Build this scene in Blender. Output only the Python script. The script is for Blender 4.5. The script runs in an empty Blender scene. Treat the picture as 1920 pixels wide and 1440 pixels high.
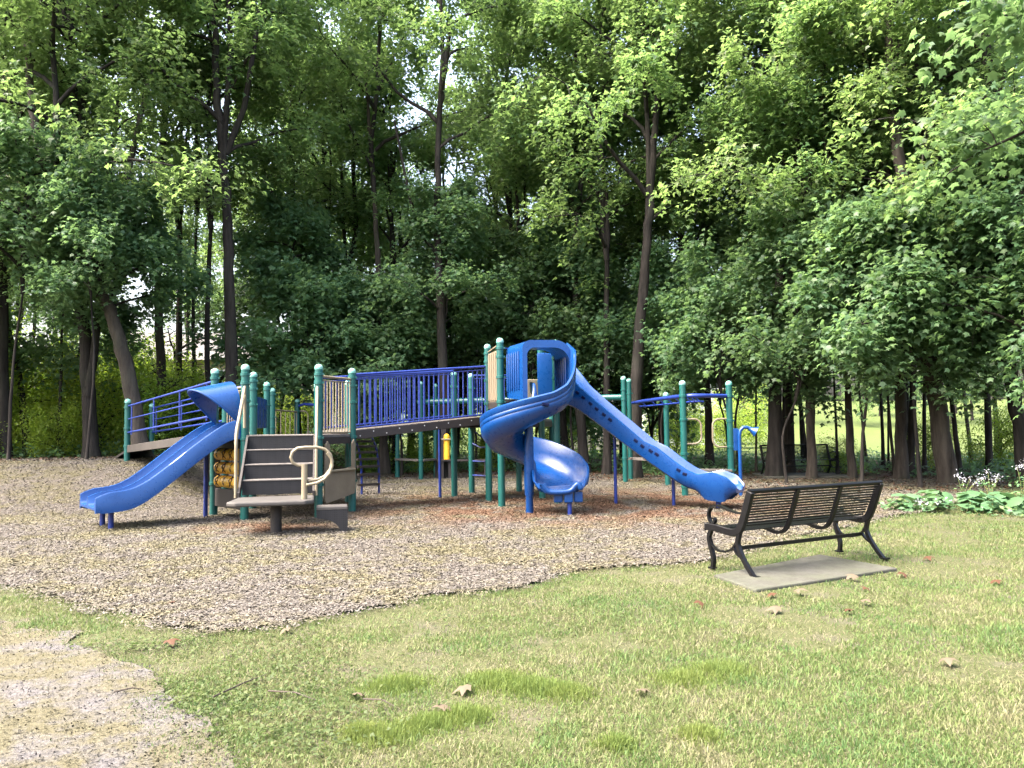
import bpy, math, random
import numpy as np
from math import sin, cos, pi, radians, sqrt, atan2
from mathutils import Vector, Matrix
from mathutils.geometry import tessellate_polygon

random.seed(7)
RNG = np.random.default_rng(11)
scene = bpy.context.scene
COL = scene.collection

# ------------------------------------------------------------ camera, world, sun, exposure
CAM_H = 1.45
cam_d = bpy.data.cameras.new('camera')
cam = bpy.data.objects.new('camera', cam_d); COL.objects.link(cam)
cam_d.sensor_fit = 'HORIZONTAL'; cam_d.sensor_width = 36.0
cam_d.lens = 36.0 * 1442.0 / 1920.0
cam_d.clip_start = 0.05; cam_d.clip_end = 2000
_th = math.atan(80 / 1442.0); _ro = radians(0.7)
_f = Vector((0, cos(_th), sin(_th))); _u0 = Vector((0, -sin(_th), cos(_th))); _r0 = Vector((1, 0, 0))
_r = _r0 * cos(_ro) - _u0 * sin(_ro); _u = _r0 * sin(_ro) + _u0 * cos(_ro)
cam.matrix_world = Matrix(((_r.x, _u.x, -_f.x, 0), (_r.y, _u.y, -_f.y, 0), (_r.z, _u.z, -_f.z, CAM_H), (0, 0, 0, 1)))
scene.camera = cam

SUN_EL, SUN_AZ = radians(58), radians(250)      # azimuth measured clockwise from +Y
world = bpy.data.worlds.new('World'); scene.world = world; world.use_nodes = True
wn = world.node_tree.nodes; wl = world.node_tree.links
for n in list(wn): wn.remove(n)
sky = wn.new('ShaderNodeTexSky'); sky.sky_type = 'NISHITA'; sky.sun_disc = False
sky.sun_elevation = SUN_EL; sky.sun_rotation = SUN_AZ
sky.air_density = 1.0; sky.dust_density = 10.0; sky.ozone_density = 0.5
bg = wn.new('ShaderNodeBackground'); bg.inputs[1].default_value = 0.15
wo = wn.new('ShaderNodeOutputWorld')
wl.new(sky.outputs[0], bg.inputs[0]); wl.new(bg.outputs[0], wo.inputs[0])

sd = bpy.data.lights.new('sun', 'SUN'); sd.energy = 1.0; sd.angle = radians(28); sd.color = (1, 0.965, 0.90)
sun = bpy.data.objects.new('sun', sd); COL.objects.link(sun)
_sdir = Vector((sin(SUN_AZ) * cos(SUN_EL), cos(SUN_AZ) * cos(SUN_EL), sin(SUN_EL)))
sun.rotation_euler = _sdir.to_track_quat('Z', 'Y').to_euler()
sun.location = (-20, 10, 40)

scene.view_settings.view_transform = 'Standard'; scene.view_settings.look = 'None'
scene.view_settings.gamma = 1.0; scene.view_settings.use_curve_mapping = False
scene.view_settings.exposure = 3.05
cy = scene.cycles
cy.use_denoising = True
cy.max_bounces = 7; cy.diffuse_bounces = 4; cy.glossy_bounces = 3; cy.transmission_bounces = 4; cy.transparent_max_bounces = 4
cy.caustics_reflective = False; cy.caustics_refractive = False
cy.sample_clamp_indirect = 6.0

# ------------------------------------------------------------ helpers: tagging, meshes
WO = {}
def tag(o, label=None, cat=None, group=None, kind=None):
    if label: o['label'] = label
    if cat: o['category'] = cat
    if group: o['group'] = group
    if kind: o['kind'] = kind
    return o

def empty(name, loc, label=None, cat=None, group=None, rz=0.0):
    o = bpy.data.objects.new(name, None); COL.objects.link(o)
    o.empty_display_size = 0.1
    o.location = loc; o.rotation_euler = (0, 0, rz)
    WO[o.name] = Vector(loc)
    return tag(o, label, cat, group)

def link(name, me, parent=None, origin=(0, 0, 0)):
    o = bpy.data.objects.new(name, me); COL.objects.link(o)
    org = Vector(origin); WO[o.name] = org
    if parent is not None:
        o.parent = parent; o.location = org - WO[parent.name]
    else:
        o.location = org
    return o

def dup(o, parent, origin, rot=None, scale=None):
    c = o.copy(); COL.objects.link(c)
    org = Vector(origin); WO[c.name] = org
    c.parent = parent
    c.location = org - (WO[parent.name] if parent else Vector((0, 0, 0)))
    if rot is not None: c.rotation_euler = rot
    if scale is not None: c.scale = scale
    return c

class MB:
    """collects shapes; build() links them as one mesh object"""
    def __init__(s): s.v = []; s.f = []
    def add(s, vs, fs):
        b = len(s.v); s.v.extend([tuple(p) for p in vs]); s.f.extend([tuple(i + b for i in f) for f in fs]); return s
    def box(s, c, d, M=None, ch=0.0):
        x, y, z = d[0] / 2, d[1] / 2, d[2] / 2
        vs = [Vector((sx * x, sy * y, sz * z)) for sx in (-1, 1) for sy in (-1, 1) for sz in (-1, 1)]
        if M is not None: vs = [M @ p for p in vs]
        c = Vector(c)
        fs = [(0, 1, 3, 2), (4, 6, 7, 5), (0, 4, 5, 1), (2, 3, 7, 6), (0, 2, 6, 4), (1, 5, 7, 3)]
        return s.add([p + c for p in vs], fs)
    def beam(s, p0, p1, w, h):
        p0, p1 = Vector(p0), Vector(p1); d = p1 - p0; L = d.length; d.normalize()
        up = Vector((0, 0, 1)) if abs(d.z) < 0.98 else Vector((1, 0, 0))
        sd_ = d.cross(up).normalized(); up = sd_.cross(d)
        M = Matrix((d, sd_, up)).transposed()
        return s.box((p0 + p1) / 2, (L, w, h), M)
    def tube(s, pts, r, n=10, cap=True, closed=False):
        P = [Vector(p) for p in pts]; m = len(P)
        R = r if isinstance(r, (list, tuple)) else [r] * m
        prev = None; rings = []
        for i in range(m):
            a = P[i - 1] if (i > 0 or closed) else P[i]
            b = P[(i + 1) % m] if (i < m - 1 or closed) else P[i]
            t = (b - a).normalized()
            if prev is None:
                ref = Vector((0, 0, 1)) if abs(t.z) < 0.9 else Vector((1, 0, 0))
                x = t.cross(ref).normalized()
            else:
                x = (prev - t * prev.dot(t)).normalized()
            prev = x; y = t.cross(x)
            rings.append([P[i] + (x * cos(2 * pi * k / n) + y * sin(2 * pi * k / n)) * R[i] for k in range(n)])
        vs = [p for rg in rings for p in rg]; fs = []
        for i in range(m if closed else m - 1):
            j = (i + 1) % m
            for k in range(n):
                k2 = (k + 1) % n
                fs.append((i * n + k, i * n + k2, j * n + k2, j * n + k))
        if cap and not closed:
            fs.append(tuple(range(n - 1, -1, -1))); fs.append(tuple((m - 1) * n + k for k in range(n)))
        return s.add(vs, fs)
    def lathe(s, prof, c, n=16):
        vs = []; fs = []; c = Vector(c)
        for r, z in prof:
            vs += [c + Vector((r * cos(2 * pi * k / n), r * sin(2 * pi * k / n), z)) for k in range(n)]
        for i in range(len(prof) - 1):
            for k in range(n):
                k2 = (k + 1) % n
                fs.append((i * n + k, i * n + k2, (i + 1) * n + k2, (i + 1) * n + k))
        fs.append(tuple(range(n - 1, -1, -1))); fs.append(tuple((len(prof) - 1) * n + k for k in range(n)))
        return s.add(vs, fs)
    def prism(s, poly, z0, z1):
        n = len(poly)
        vs = [Vector((p[0], p[1], z0)) for p in poly] + [Vector((p[0], p[1], z1)) for p in poly]
        fs = [tuple(range(n - 1, -1, -1)), tuple(range(n, 2 * n))] + [(i, (i + 1) % n, n + (i + 1) % n, n + i) for i in range(n)]
        return s.add(vs, fs)
    def loft(s, rings, closed_ring=True, caps=True):
        n = len(rings[0]); vs = [p for r in rings for p in r]; fs = []
        for i in range(len(rings) - 1):
            for k in range(n if closed_ring else n - 1):
                k2 = (k + 1) % n
                fs.append((i * n + k, i * n + k2, (i + 1) * n + k2, (i + 1) * n + k))
        if caps:
            for b_, rg_ in ((0, rings[0]), ((len(rings) - 1) * n, rings[-1])):
                for t3 in tessellate_polygon([[Vector(p) for p in rg_]]): fs.append(tuple(b_ + k for k in t3))
        return s.add(vs, fs)
    def build(s, name, mat, parent=None, origin=None, smooth=True, angle=38, bevel=0.0):
        if origin is None: origin = WO[parent.name] if parent is not None else Vector((0, 0, 0))
        org = Vector(origin)
        me = bpy.data.meshes.new(name)
        me.from_pydata([tuple(Vector(p) - org) for p in s.v], [], s.f)
        me.materials.append(mat)
        if smooth:
            me.polygons.foreach_set('use_smooth', [True] * len(me.polygons))
            me.set_sharp_from_angle(angle=radians(angle))
        me.update()
        o = link(name, me, parent, org)
        if bevel > 0:
            b = o.modifiers.new('bevel', 'BEVEL'); b.width = bevel; b.segments = 2; b.limit_method = 'ANGLE'
        return o

def np_mesh(name, verts, faces_flat, face_len, mat, smooth=False):
    """verts (n,3) array; every face has face_len corners"""
    me = bpy.data.meshes.new(name)
    nv = len(verts); nl = len(faces_flat); nf = nl // face_len
    me.vertices.add(nv); me.loops.add(nl); me.polygons.add(nf)
    me.vertices.foreach_set('co', np.ascontiguousarray(verts, dtype=np.float32).ravel())
    me.loops.foreach_set('vertex_index', np.ascontiguousarray(faces_flat, dtype=np.int32))
    me.polygons.foreach_set('loop_start', np.arange(0, nl, face_len, dtype=np.int32))
    me.update(calc_edges=True)
    if smooth: me.polygons.foreach_set('use_smooth', [True] * nf)
    if mat: me.materials.append(mat)
    return me

_lat = np.random.default_rng(3).random((256, 256))
def noise2(x, y):
    x = np.asarray(x, float); y = np.asarray(y, float)
    xi = np.floor(x).astype(int); yi = np.floor(y).astype(int)
    fx = x - xi; fy = y - yi; fx = fx * fx * (3 - 2 * fx); fy = fy * fy * (3 - 2 * fy)
    a = _lat[xi % 256, yi % 256]; b = _lat[(xi + 1) % 256, yi % 256]; c = _lat[xi % 256, (yi + 1) % 256]; d = _lat[(xi + 1) % 256, (yi + 1) % 256]
    return (a * (1 - fx) + b * fx) * (1 - fy) + (c * (1 - fx) + d * fx) * fy
def fbm(x, y): return 0.55 * noise2(x, y) + 0.28 * noise2(x * 2.1 + 7, y * 2.1 + 3) + 0.17 * noise2(x * 4.3 + 1, y * 4.3 + 9)

def sst(a, b, x):
    t = np.clip((np.asarray(x, float) - a) / (b - a), 0, 1); return t * t * (3 - 2 * t)
def g(x, y):
    """ground height: flat lawn, a mound at the left behind the ramp, a gentle rise far away"""
    x = np.asarray(x, float); y = np.asarray(y, float)
    h = 0.78 * sst(-4.2, -8.6, x) * sst(12.6, 17.6, y)
    h = h + 0.035 * (fbm(x * 0.45, y * 0.45) - 0.5)
    h = h + 5.0 * sst(62, 130, y)
    return h
def gz(x, y): return float(g(x, y))

def sdf(poly, x, y):
    """signed distance to a polygon, negative inside"""
    P = np.array(poly); x = np.asarray(x, float); y = np.asarray(y, float)
    d = np.full(x.shape, 1e9); ins = np.zeros(x.shape, bool)
    for i in range(len(P)):
        a = P[i]; b = P[(i + 1) % len(P)]
        ex, ey = b - a; wx = x - a[0]; wy = y - a[1]
        t = np.clip((wx * ex + wy * ey) / (ex * ex + ey * ey), 0, 1)
        d = np.minimum(d, (wx - ex * t) ** 2 + (wy - ey * t) ** 2)
        c = ((a[1] <= y) & (b[1] > y)) | ((b[1] <= y) & (a[1] > y))
        with np.errstate(divide='ignore', invalid='ignore'):
            xc = a[0] + (y - a[1]) / (b[1] - a[1] + 1e-12) * (b[0] - a[0])
        ins ^= c & (x < xc)
    return np.sqrt(d) * np.where(ins, -1, 1)

MULCH = [(-18, 10.4), (-13, 9.6), (-9, 8.9), (-6.5, 8.3), (-5, 7.56), (-4.19, 7.08), (-3.09, 6.23), (-2.59, 5.75), (-2.16, 5.65), (-1.83, 5.78),
         (-1.36, 6.14), (-0.75, 6.68), (-0.07, 7.08), (0.5, 7.67), (1.29, 8.0), (2.02, 8.26), (2.9, 9.1), (3.68, 9.99), (5.28, 11.34),
         (6.31, 12.3), (7.5, 13.5), (9.5, 15.5), (11.5, 18.3), (8, 20.6), (4, 21.8), (0, 24.4), (-5, 24), (-8, 21), (-12, 19.3), (-18, 18.6)]
PATH = [(-9, 6.4), (-6, 6.25), (-3.97, 6.02), (-3.11, 5.46), (-2.4, 4.73), (-1.77, 4.1), (-1.34, 3.62), (-1.05, 3.2), (-0.9, 2.0), (-1.2, 0), (-2, -6), (-9, -6)]
WOODS = [(-60, 20), (-18, 17.8), (-12, 18.5), (-8, 20.2), (-5, 23.2), (0, 23.6), (4, 21.0), (8, 19.8), (11.3, 17.6), (16, 16.6), (60, 14), (60, 34), (16, 30), (5, 36), (-10, 38), (-60, 44)]
def mulch_d(x, y): return sdf(MULCH, x, y) + 0.30 * (fbm(x * 1.3, y * 1.3) - 0.5) + 0.16 * (fbm(x * 5, y * 5) - 0.5)
def path_d(x, y): return sdf(PATH, x, y) + 0.55 * (fbm(x * 1.7 + 30, y * 1.7) - 0.5) + 0.2 * (fbm(x * 6, y * 6) - 0.5)
def woods_d(x, y): return sdf(WOODS, x, y) + 0.9 * (fbm(x * 0.8 + 11, y * 0.8) - 0.5)

def sheet(name, dist, bounds, cell, off, mat, label, cat):
    x0, x1, y0, y1 = bounds
    nx = int((x1 - x0) / cell) + 1; ny = int((y1 - y0) / cell) + 1
    X, Y = np.meshgrid(np.linspace(x0, x1, nx), np.linspace(y0, y1, ny)); X = X.ravel(); Y = Y.ravel()
    D = dist(X, Y); e = 0.02
    ins = D < 0
    I = np.arange(nx * ny).reshape(ny, nx)
    q = np.stack([I[:-1, :-1], I[:-1, 1:], I[1:, 1:], I[1:, :-1]], -1).reshape(-1, 4)
    q = q[ins[q].any(1)]
    out = np.unique(q[~ins[q]])
    for _ in range(4):                       # pull outer corners onto the outline
        d = dist(X[out], Y[out])
        gx = (dist(X[out] + e, Y[out]) - d) / e; gy = (dist(X[out], Y[out] + e) - d) / e
        n2 = np.maximum(gx * gx + gy * gy, 0.3)
        X[out] -= np.clip(d * gx / n2, -cell, cell) * 0.8; Y[out] -= np.clip(d * gy / n2, -cell, cell) * 0.8
    used, inv = np.unique(q, return_inverse=True)
    V = np.stack([X[used], Y[used], g(X[used], Y[used]) + off], 1)
    me = np_mesh(name, V, inv.ravel(), 4, mat, True)
    return tag(link(name, me), label, cat, kind='structure')

# ------------------------------------------------------------ materials
def new_mat(name):
    m = bpy.data.materials.new(name); m.use_nodes = True
    nt = m.node_tree
    for n in list(nt.nodes): nt.nodes.remove(n)
    out = nt.nodes.new('ShaderNodeOutputMaterial')
    return m, nt, out
def nd(nt, t, **kw):
    n = nt.nodes.new(t)
    for k, v in kw.items(): setattr(n, k, v)
    return n
def c4(c): return (c[0], c[1], c[2], 1.0)
def tex(nt, scale, detail=4.0, rough=0.55, coord='Object', stretch=None, dim=None):
    tc = nd(nt, 'ShaderNodeTexCoord'); src = tc.outputs[coord] if coord != 'World' else nd(nt, 'ShaderNodeNewGeometry').outputs['Position']
    if stretch:
        mp = nd(nt, 'ShaderNodeMapping'); mp.inputs['Scale'].default_value = stretch
        nt.links.new(src, mp.inputs[0]); src = mp.outputs[0]
    n = nd(nt, 'ShaderNodeTexNoise'); n.inputs['Scale'].default_value = scale
    n.inputs['Detail'].default_value = detail; n.inputs['Roughness'].default_value = rough
    nt.links.new(src, n.inputs['Vector'])
    return n.outputs['Fac']
def ramp(nt, fac, stops):
    r = nd(nt, 'ShaderNodeValToRGB'); cr = r.color_ramp
    while len(cr.elements) < len(stops): cr.elements.new(0.5)
    for e, (p, c) in zip(cr.elements, stops):
        e.position = p; e.color = c4(c) if len(c) == 3 else c
    nt.links.new(fac, r.inputs[0]); return r.outputs[0]
def mixc(nt, fac, a, b, mode='MIX'):
    m = nd(nt, 'ShaderNodeMix', data_type='RGBA', blend_type=mode)
    for k, v in ((0, fac), (6, a), (7, b)):
        if hasattr(v, 'node'): nt.links.new(v, m.inputs[k])
        else: m.inputs[k].default_value = v if k == 0 else c4(v)
    return m.outputs[2]
def bump(nt, h, strength, dist=0.01):
    b = nd(nt, 'ShaderNodeBump'); b.inputs['Strength'].default_value = strength; b.inputs['Distance'].default_value = dist
    nt.links.new(h, b.inputs['Height']); return b.outputs[0]
def princ(nt, out, base, rough=0.5, spec=0.5, normal=None, metal=0.0, coat=0.0):
    p = nd(nt, 'ShaderNodeBsdfPrincipled')
    for k, v in (('Base Color', base), ('Roughness', rough)):
        if hasattr(v, 'node'): nt.links.new(v, p.inputs[k])
        else: p.inputs[k].default_value = c4(v) if k == 'Base Color' else v
    p.inputs['Specular IOR Level'].default_value = spec; p.inputs['Metallic'].default_value = metal
    p.inputs['Coat Weight'].default_value = coat
    if normal: nt.links.new(normal, p.inputs['Normal'])
    nt.links.new(p.outputs[0], out.inputs[0]); return p

def worn(name, col, col2, rough=(0.3, 0.5), scale=3.0, spec=0.5, bumps=0.06, dirt=None):
    """painted or moulded surface: two near tones, uneven gloss, a little dust"""
    m, nt, out = new_mat(name)
    f = tex(nt, scale, 5, 0.6, 'World'); f2 = tex(nt, scale * 9, 4, 0.6, 'World')
    c = mixc(nt, ramp(nt, f, [(0.35, (0, 0, 0)), (0.68, (1, 1, 1))]), col, col2)
    if dirt:
        c = mixc(nt, ramp(nt, f2, [(0.56, (0, 0, 0)), (0.75, (0.55, 0.55, 0.55))]), c, dirt)
    r = nd(nt, 'ShaderNodeMapRange'); r.inputs[3].default_value = rough[0]; r.inputs[4].default_value = rough[1]
    nt.links.new(f2, r.inputs[0])
    princ(nt, out, c, r.outputs[0], spec, bump(nt, f2, bumps, 0.004))
    return m
M = {}
M['teal'] = worn('teal_powder_coat', (0.0022, 0.0592, 0.0555), (0.0037, 0.0754, 0.0680), (0.32, 0.5), 2.5, dirt=(0.0148, 0.0851, 0.0740))
M['cap'] = worn('pale_teal_cap', (0.0795, 0.3034, 0.2601), (0.2167, 0.3756, 0.3323), (0.4, 0.6), 9)  # much paler teal than the posts
M['blue'] = worn('blue_moulded_plastic', (0.0017, 0.0327, 0.1419), (0.0026, 0.0430, 0.1763), (0.2, 0.38), 1.6, dirt=(0.0052, 0.0499, 0.1806), bumps=0.008)
M['bluerail'] = worn('blue_powder_coat', (0.0043, 0.0189, 0.1505), (0.0077, 0.0275, 0.1935), (0.35, 0.55), 3)
M['slot_shade'] = worn('slot_shade_blue', (0.0009, 0.0026, 0.0189), (0.0009, 0.0034, 0.0258), (0.5, 0.6), 3, spec=0.1)  # dark blue that paints the shade inside the slide slots
M['beige'] = worn('beige_powder_coat', (0.1677, 0.1409, 0.0939), (0.2079, 0.1778, 0.1207), (0.45, 0.65), 3, dirt=(0.1207, 0.1006, 0.0671))
M['tanpanel'] = worn('faded_tan_panel', (0.1333, 0.1075, 0.0731), (0.1634, 0.1333, 0.0929), (0.5, 0.7), 4, dirt=(0.0946, 0.0774, 0.0516))
M['brown'] = worn('dark_brown_vinyl', (0.0103, 0.0077, 0.0077), (0.0172, 0.0129, 0.0120), (0.5, 0.7), 4, dirt=(0.0430, 0.0344, 0.0275))
M['greydeck'] = worn('worn_grey_vinyl', (0.0731, 0.0662, 0.0619), (0.1118, 0.1015, 0.0946), (0.5, 0.75), 7, dirt=(0.0516, 0.0447, 0.0387))
M['rampside'] = worn('weathered_ramp_side', (0.0252, 0.0213, 0.0190), (0.0391, 0.0335, 0.0302), (0.6, 0.8), 4)
M['platform'] = worn('landing_grey', (0.0360, 0.0336, 0.0320), (0.0520, 0.0480, 0.0448), (0.5, 0.75), 7, dirt=(0.0280, 0.0240, 0.0216))
M['steel'] = worn('galvanised_bolt', (0.3973, 0.4045, 0.4045), (0.4696, 0.4768, 0.4768), (0.3, 0.5), 9)
M['yellow'] = worn('yellow_plastic', (0.7152, 0.3814, 0.0217), (0.8019, 0.4624, 0.0347), (0.35, 0.5), 5, dirt=(0.5418, 0.3467, 0.0694))
M['mark'] = worn('dark_print', (0.0361, 0.0072, 0.0058), (0.0506, 0.0108, 0.0072), (0.5, 0.6), 5)
M['black'] = worn('black_thermoplastic', (0.0025, 0.0025, 0.0033), (0.0043, 0.0043, 0.0051), (0.3, 0.45), 5, spec=0.25, dirt=(0.012, 0.012, 0.012))
M['white'] = worn('white_siding', (0.3179, 0.3323, 0.3612), (0.3612, 0.3756, 0.3973), (0.6, 0.8), 2)
M['cream'] = worn('cream_siding', (0.2890, 0.2312, 0.1734), (0.3179, 0.2601, 0.1950), (0.6, 0.8), 2)
M['greywall'] = worn('grey_siding', (0.2167, 0.2095, 0.2023), (0.2601, 0.2528, 0.2384), (0.6, 0.8), 2)
M['roof'] = worn('grey_shingle', (0.0722, 0.0686, 0.0650), (0.1011, 0.0939, 0.0903), (0.8, 0.9), 4)
M['window'] = worn('dark_window', (0.0144, 0.0181, 0.0217), (0.0217, 0.0253, 0.0289), (0.05, 0.1), 2)

def mat_perforated():
    m, nt, out = new_mat('perforated_dark_vinyl')
    tc = nd(nt, 'ShaderNodeTexCoord'); mp = nd(nt, 'ShaderNodeMapping'); mp.inputs['Scale'].default_value = (34, 34, 34)
    nt.links.new(tc.outputs['Object'], mp.inputs[0])
    v = nd(nt, 'ShaderNodeTexVoronoi'); v.inputs['Scale'].default_value = 1.0; v.inputs['Randomness'].default_value = 0.0
    nt.links.new(mp.outputs[0], v.inputs['Vector'])
    f = tex(nt, 6, 4, 0.6, 'World')
    c = mixc(nt, f, (0.0064, 0.0068, 0.0087), (0.0136, 0.0139, 0.0168))
    c = mixc(nt, ramp(nt, v.outputs['Distance'], [(0.22, (1, 1, 1)), (0.30, (0, 0, 0))]), c, (0.0020, 0.0020, 0.0022))
    princ(nt, out, c, 0.5, 0.4, bump(nt, v.outputs['Distance'], 0.4, 0.004)); return m
M['perf'] = mat_perforated()

def mat_bark(name, a, b, moss=None):
    m, nt, out = new_mat(name)
    f = tex(nt, 7, 6, 0.65, 'Object', (1, 1, 0.16)); f2 = tex(nt, 1.1, 3, 0.5, 'Object')
    c = ramp(nt, f, [(0.30, a), (0.66, b)])
    if moss: c = mixc(nt, ramp(nt, f2, [(0.5, (0, 0, 0)), (0.72, (0.7, 0.7, 0.7))]), c, moss)
    princ(nt, out, c, 0.9, 0.15, bump(nt, f, 0.9, 0.05)); return m
M['bark'] = mat_bark('dark_bark', (0.0080, 0.0072, 0.0072), (0.0400, 0.0352, 0.0320), (0.0320, 0.0360, 0.0272))
M['barkpale'] = mat_bark('pale_grey_bark', (0.028, 0.024, 0.021), (0.085, 0.073, 0.062), (0.055, 0.056, 0.042))
M['barkmid'] = mat_bark('grey_brown_bark', (0.0160, 0.0136, 0.0120), (0.0760, 0.0640, 0.0536), (0.0464, 0.0496, 0.0320))

def mat_leaf(name, dark, lite, yel, trans, tf=0.42, gloss=0.45):
    m, nt, out = new_mat(name)
    geo = nd(nt, 'ShaderNodeNewGeometry'); oi = nd(nt, 'ShaderNodeObjectInfo')
    c = ramp(nt, geo.outputs['Random Per Island'], [(0.0, dark), (0.55, lite), (0.9, yel), (1.0, yel)])
    big = tex(nt, 0.55, 3, 0.5, 'World')
    c = mixc(nt, ramp(nt, big, [(0.46, (0, 0, 0)), (0.72, (0.4, 0.4, 0.4))]), c, yel)
    hs = nd(nt, 'ShaderNodeHueSaturation'); mr = nd(nt, 'ShaderNodeMapRange')
    mr.inputs[3].default_value = 0.482; mr.inputs[4].default_value = 0.515
    nt.links.new(oi.outputs['Random'], mr.inputs[0]); nt.links.new(mr.outputs[0], hs.inputs['Hue'])
    mv = nd(nt, 'ShaderNodeMapRange'); mv.inputs[3].default_value = 0.85; mv.inputs[4].default_value = 1.25
    nt.links.new(oi.outputs['Random'], mv.inputs[0]); nt.links.new(mv.outputs[0], hs.inputs['Value'])
    nt.links.new(c, hs.inputs['Color'])
    p = nd(nt, 'ShaderNodeBsdfPrincipled'); nt.links.new(hs.outputs[0], p.inputs['Base Color'])
    p.inputs['Roughness'].default_value = gloss; p.inputs['Specular IOR Level'].default_value = 0.35
    t = nd(nt, 'ShaderNodeBsdfTranslucent')
    nt.links.new(mixc(nt, 0.6, hs.outputs[0], trans), t.inputs['Color'])
    ms = nd(nt, 'ShaderNodeMixShader'); ms.inputs[0].default_value = tf
    nt.links.new(p.outputs[0], ms.inputs[1]); nt.links.new(t.outputs[0], ms.inputs[2]); nt.links.new(ms.outputs[0], out.inputs[0])
    return m
M['leaf'] = mat_leaf('maple_leaf', (0.044, 0.096, 0.044), (0.078, 0.142, 0.055), (0.112, 0.168, 0.056), (0.30, 0.47, 0.13), 0.55, 0.46)
M['leafcool'] = mat_leaf('shade_toned_leaf', (0.0420, 0.0946, 0.0499), (0.0672, 0.1333, 0.0671), (0.0882, 0.1505, 0.0636), (0.2352, 0.3956, 0.1290), 0.52, 0.46)  # cooler, darker maple green: understory shade is put into the colour
M['leafshrub'] = mat_leaf('shrub_leaf', (0.0688, 0.1450, 0.0234), (0.1500, 0.2465, 0.0325), (0.2375, 0.3190, 0.0390), (0.4250, 0.5800, 0.0650), 0.5)
M['leafbed'] = mat_leaf('broad_leaf', (0.0420, 0.1020, 0.0480), (0.0720, 0.1500, 0.0690), (0.1020, 0.1680, 0.0600), (0.1200, 0.2400, 0.0600), 0.25)
M['clover'] = mat_leaf('clover_leaf', (0.034, 0.062, 0.017), (0.052, 0.085, 0.024), (0.07, 0.10, 0.027), (0.1, 0.18, 0.04), 0.3, 0.65)
M['petal'] = worn('aster_petal', (0.36, 0.36, 0.42), (0.42, 0.42, 0.47), (0.6, 0.7), 20)
M['stalk'] = worn('plant_stalk', (0.10, 0.14, 0.04), (0.16, 0.17, 0.06), (0.6, 0.8), 8)
def mat_dry(name, a, b):
    m, nt, out = new_mat(name); f = tex(nt, 30, 4, 0.6)
    princ(nt, out, mixc(nt, f, a, b), 0.7, 0.3); return m
M['dryleaf'] = mat_dry('rust_fallen_leaf', (0.0393, 0.0146, 0.0064), (0.0635, 0.0280, 0.0128))
M['paleleaf'] = mat_dry('pale_fallen_leaf', (0.0635, 0.0482, 0.0311), (0.0878, 0.0703, 0.0481))

def mat_concrete():
    m, nt, out = new_mat('mossy_concrete')
    f = tex(nt, 2.2, 5, 0.6, 'World'); f2 = tex(nt, 38, 5, 0.7, 'World')
    c = mixc(nt, ramp(nt, f, [(0.35, (0, 0, 0)), (0.7, (1, 1, 1))]), (0.0678, 0.0675, 0.0604), (0.0533, 0.0585, 0.0400))
    f3 = tex(nt, 9, 5, 0.7, 'World')
    c = mixc(nt, ramp(nt, vmath(nt, 'ADD', vmath(nt, 'MULTIPLY', f2, 0.35), vmath(nt, 'MULTIPLY', f3, 0.65)), [(0.44, (0, 0, 0)), (0.62, (0.75, 0.75, 0.75))]), c, (0.0328, 0.0316, 0.0257))
    princ(nt, out, c, 0.85, 0.25, bump(nt, f2, 0.35, 0.01)); return m

def ellipse_mask(nt, cx, cy_, rx, ry):
    geo = nd(nt, 'ShaderNodeNewGeometry'); mp = nd(nt, 'ShaderNodeMapping'); mp.vector_type = 'POINT'
    mp.inputs['Location'].default_value = (-cx / rx, -cy_ / ry, 0); mp.inputs['Scale'].default_value = (1 / rx, 1 / ry, 0)
    nt.links.new(geo.outputs['Position'], mp.inputs[0])
    ln = nd(nt, 'ShaderNodeVectorMath', operation='LENGTH'); nt.links.new(mp.outputs[0], ln.inputs[0])
    mr = nd(nt, 'ShaderNodeMapRange'); mr.inputs[1].default_value = 1.0; mr.inputs[2].default_value = 0.45
    mr.inputs[3].default_value = 0; mr.inputs[4].default_value = 1
    nt.links.new(ln.outputs['Value'], mr.inputs[0]); return mr.outputs[0]
def vmath(nt, op, a, b):
    m = nd(nt, 'ShaderNodeMath', operation=op, use_clamp=True)
    for k, v in ((0, a), (1, b)):
        if hasattr(v, 'node'): nt.links.new(v, m.inputs[k])
        else: m.inputs[k].default_value = v
    return m.outputs[0]
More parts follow.
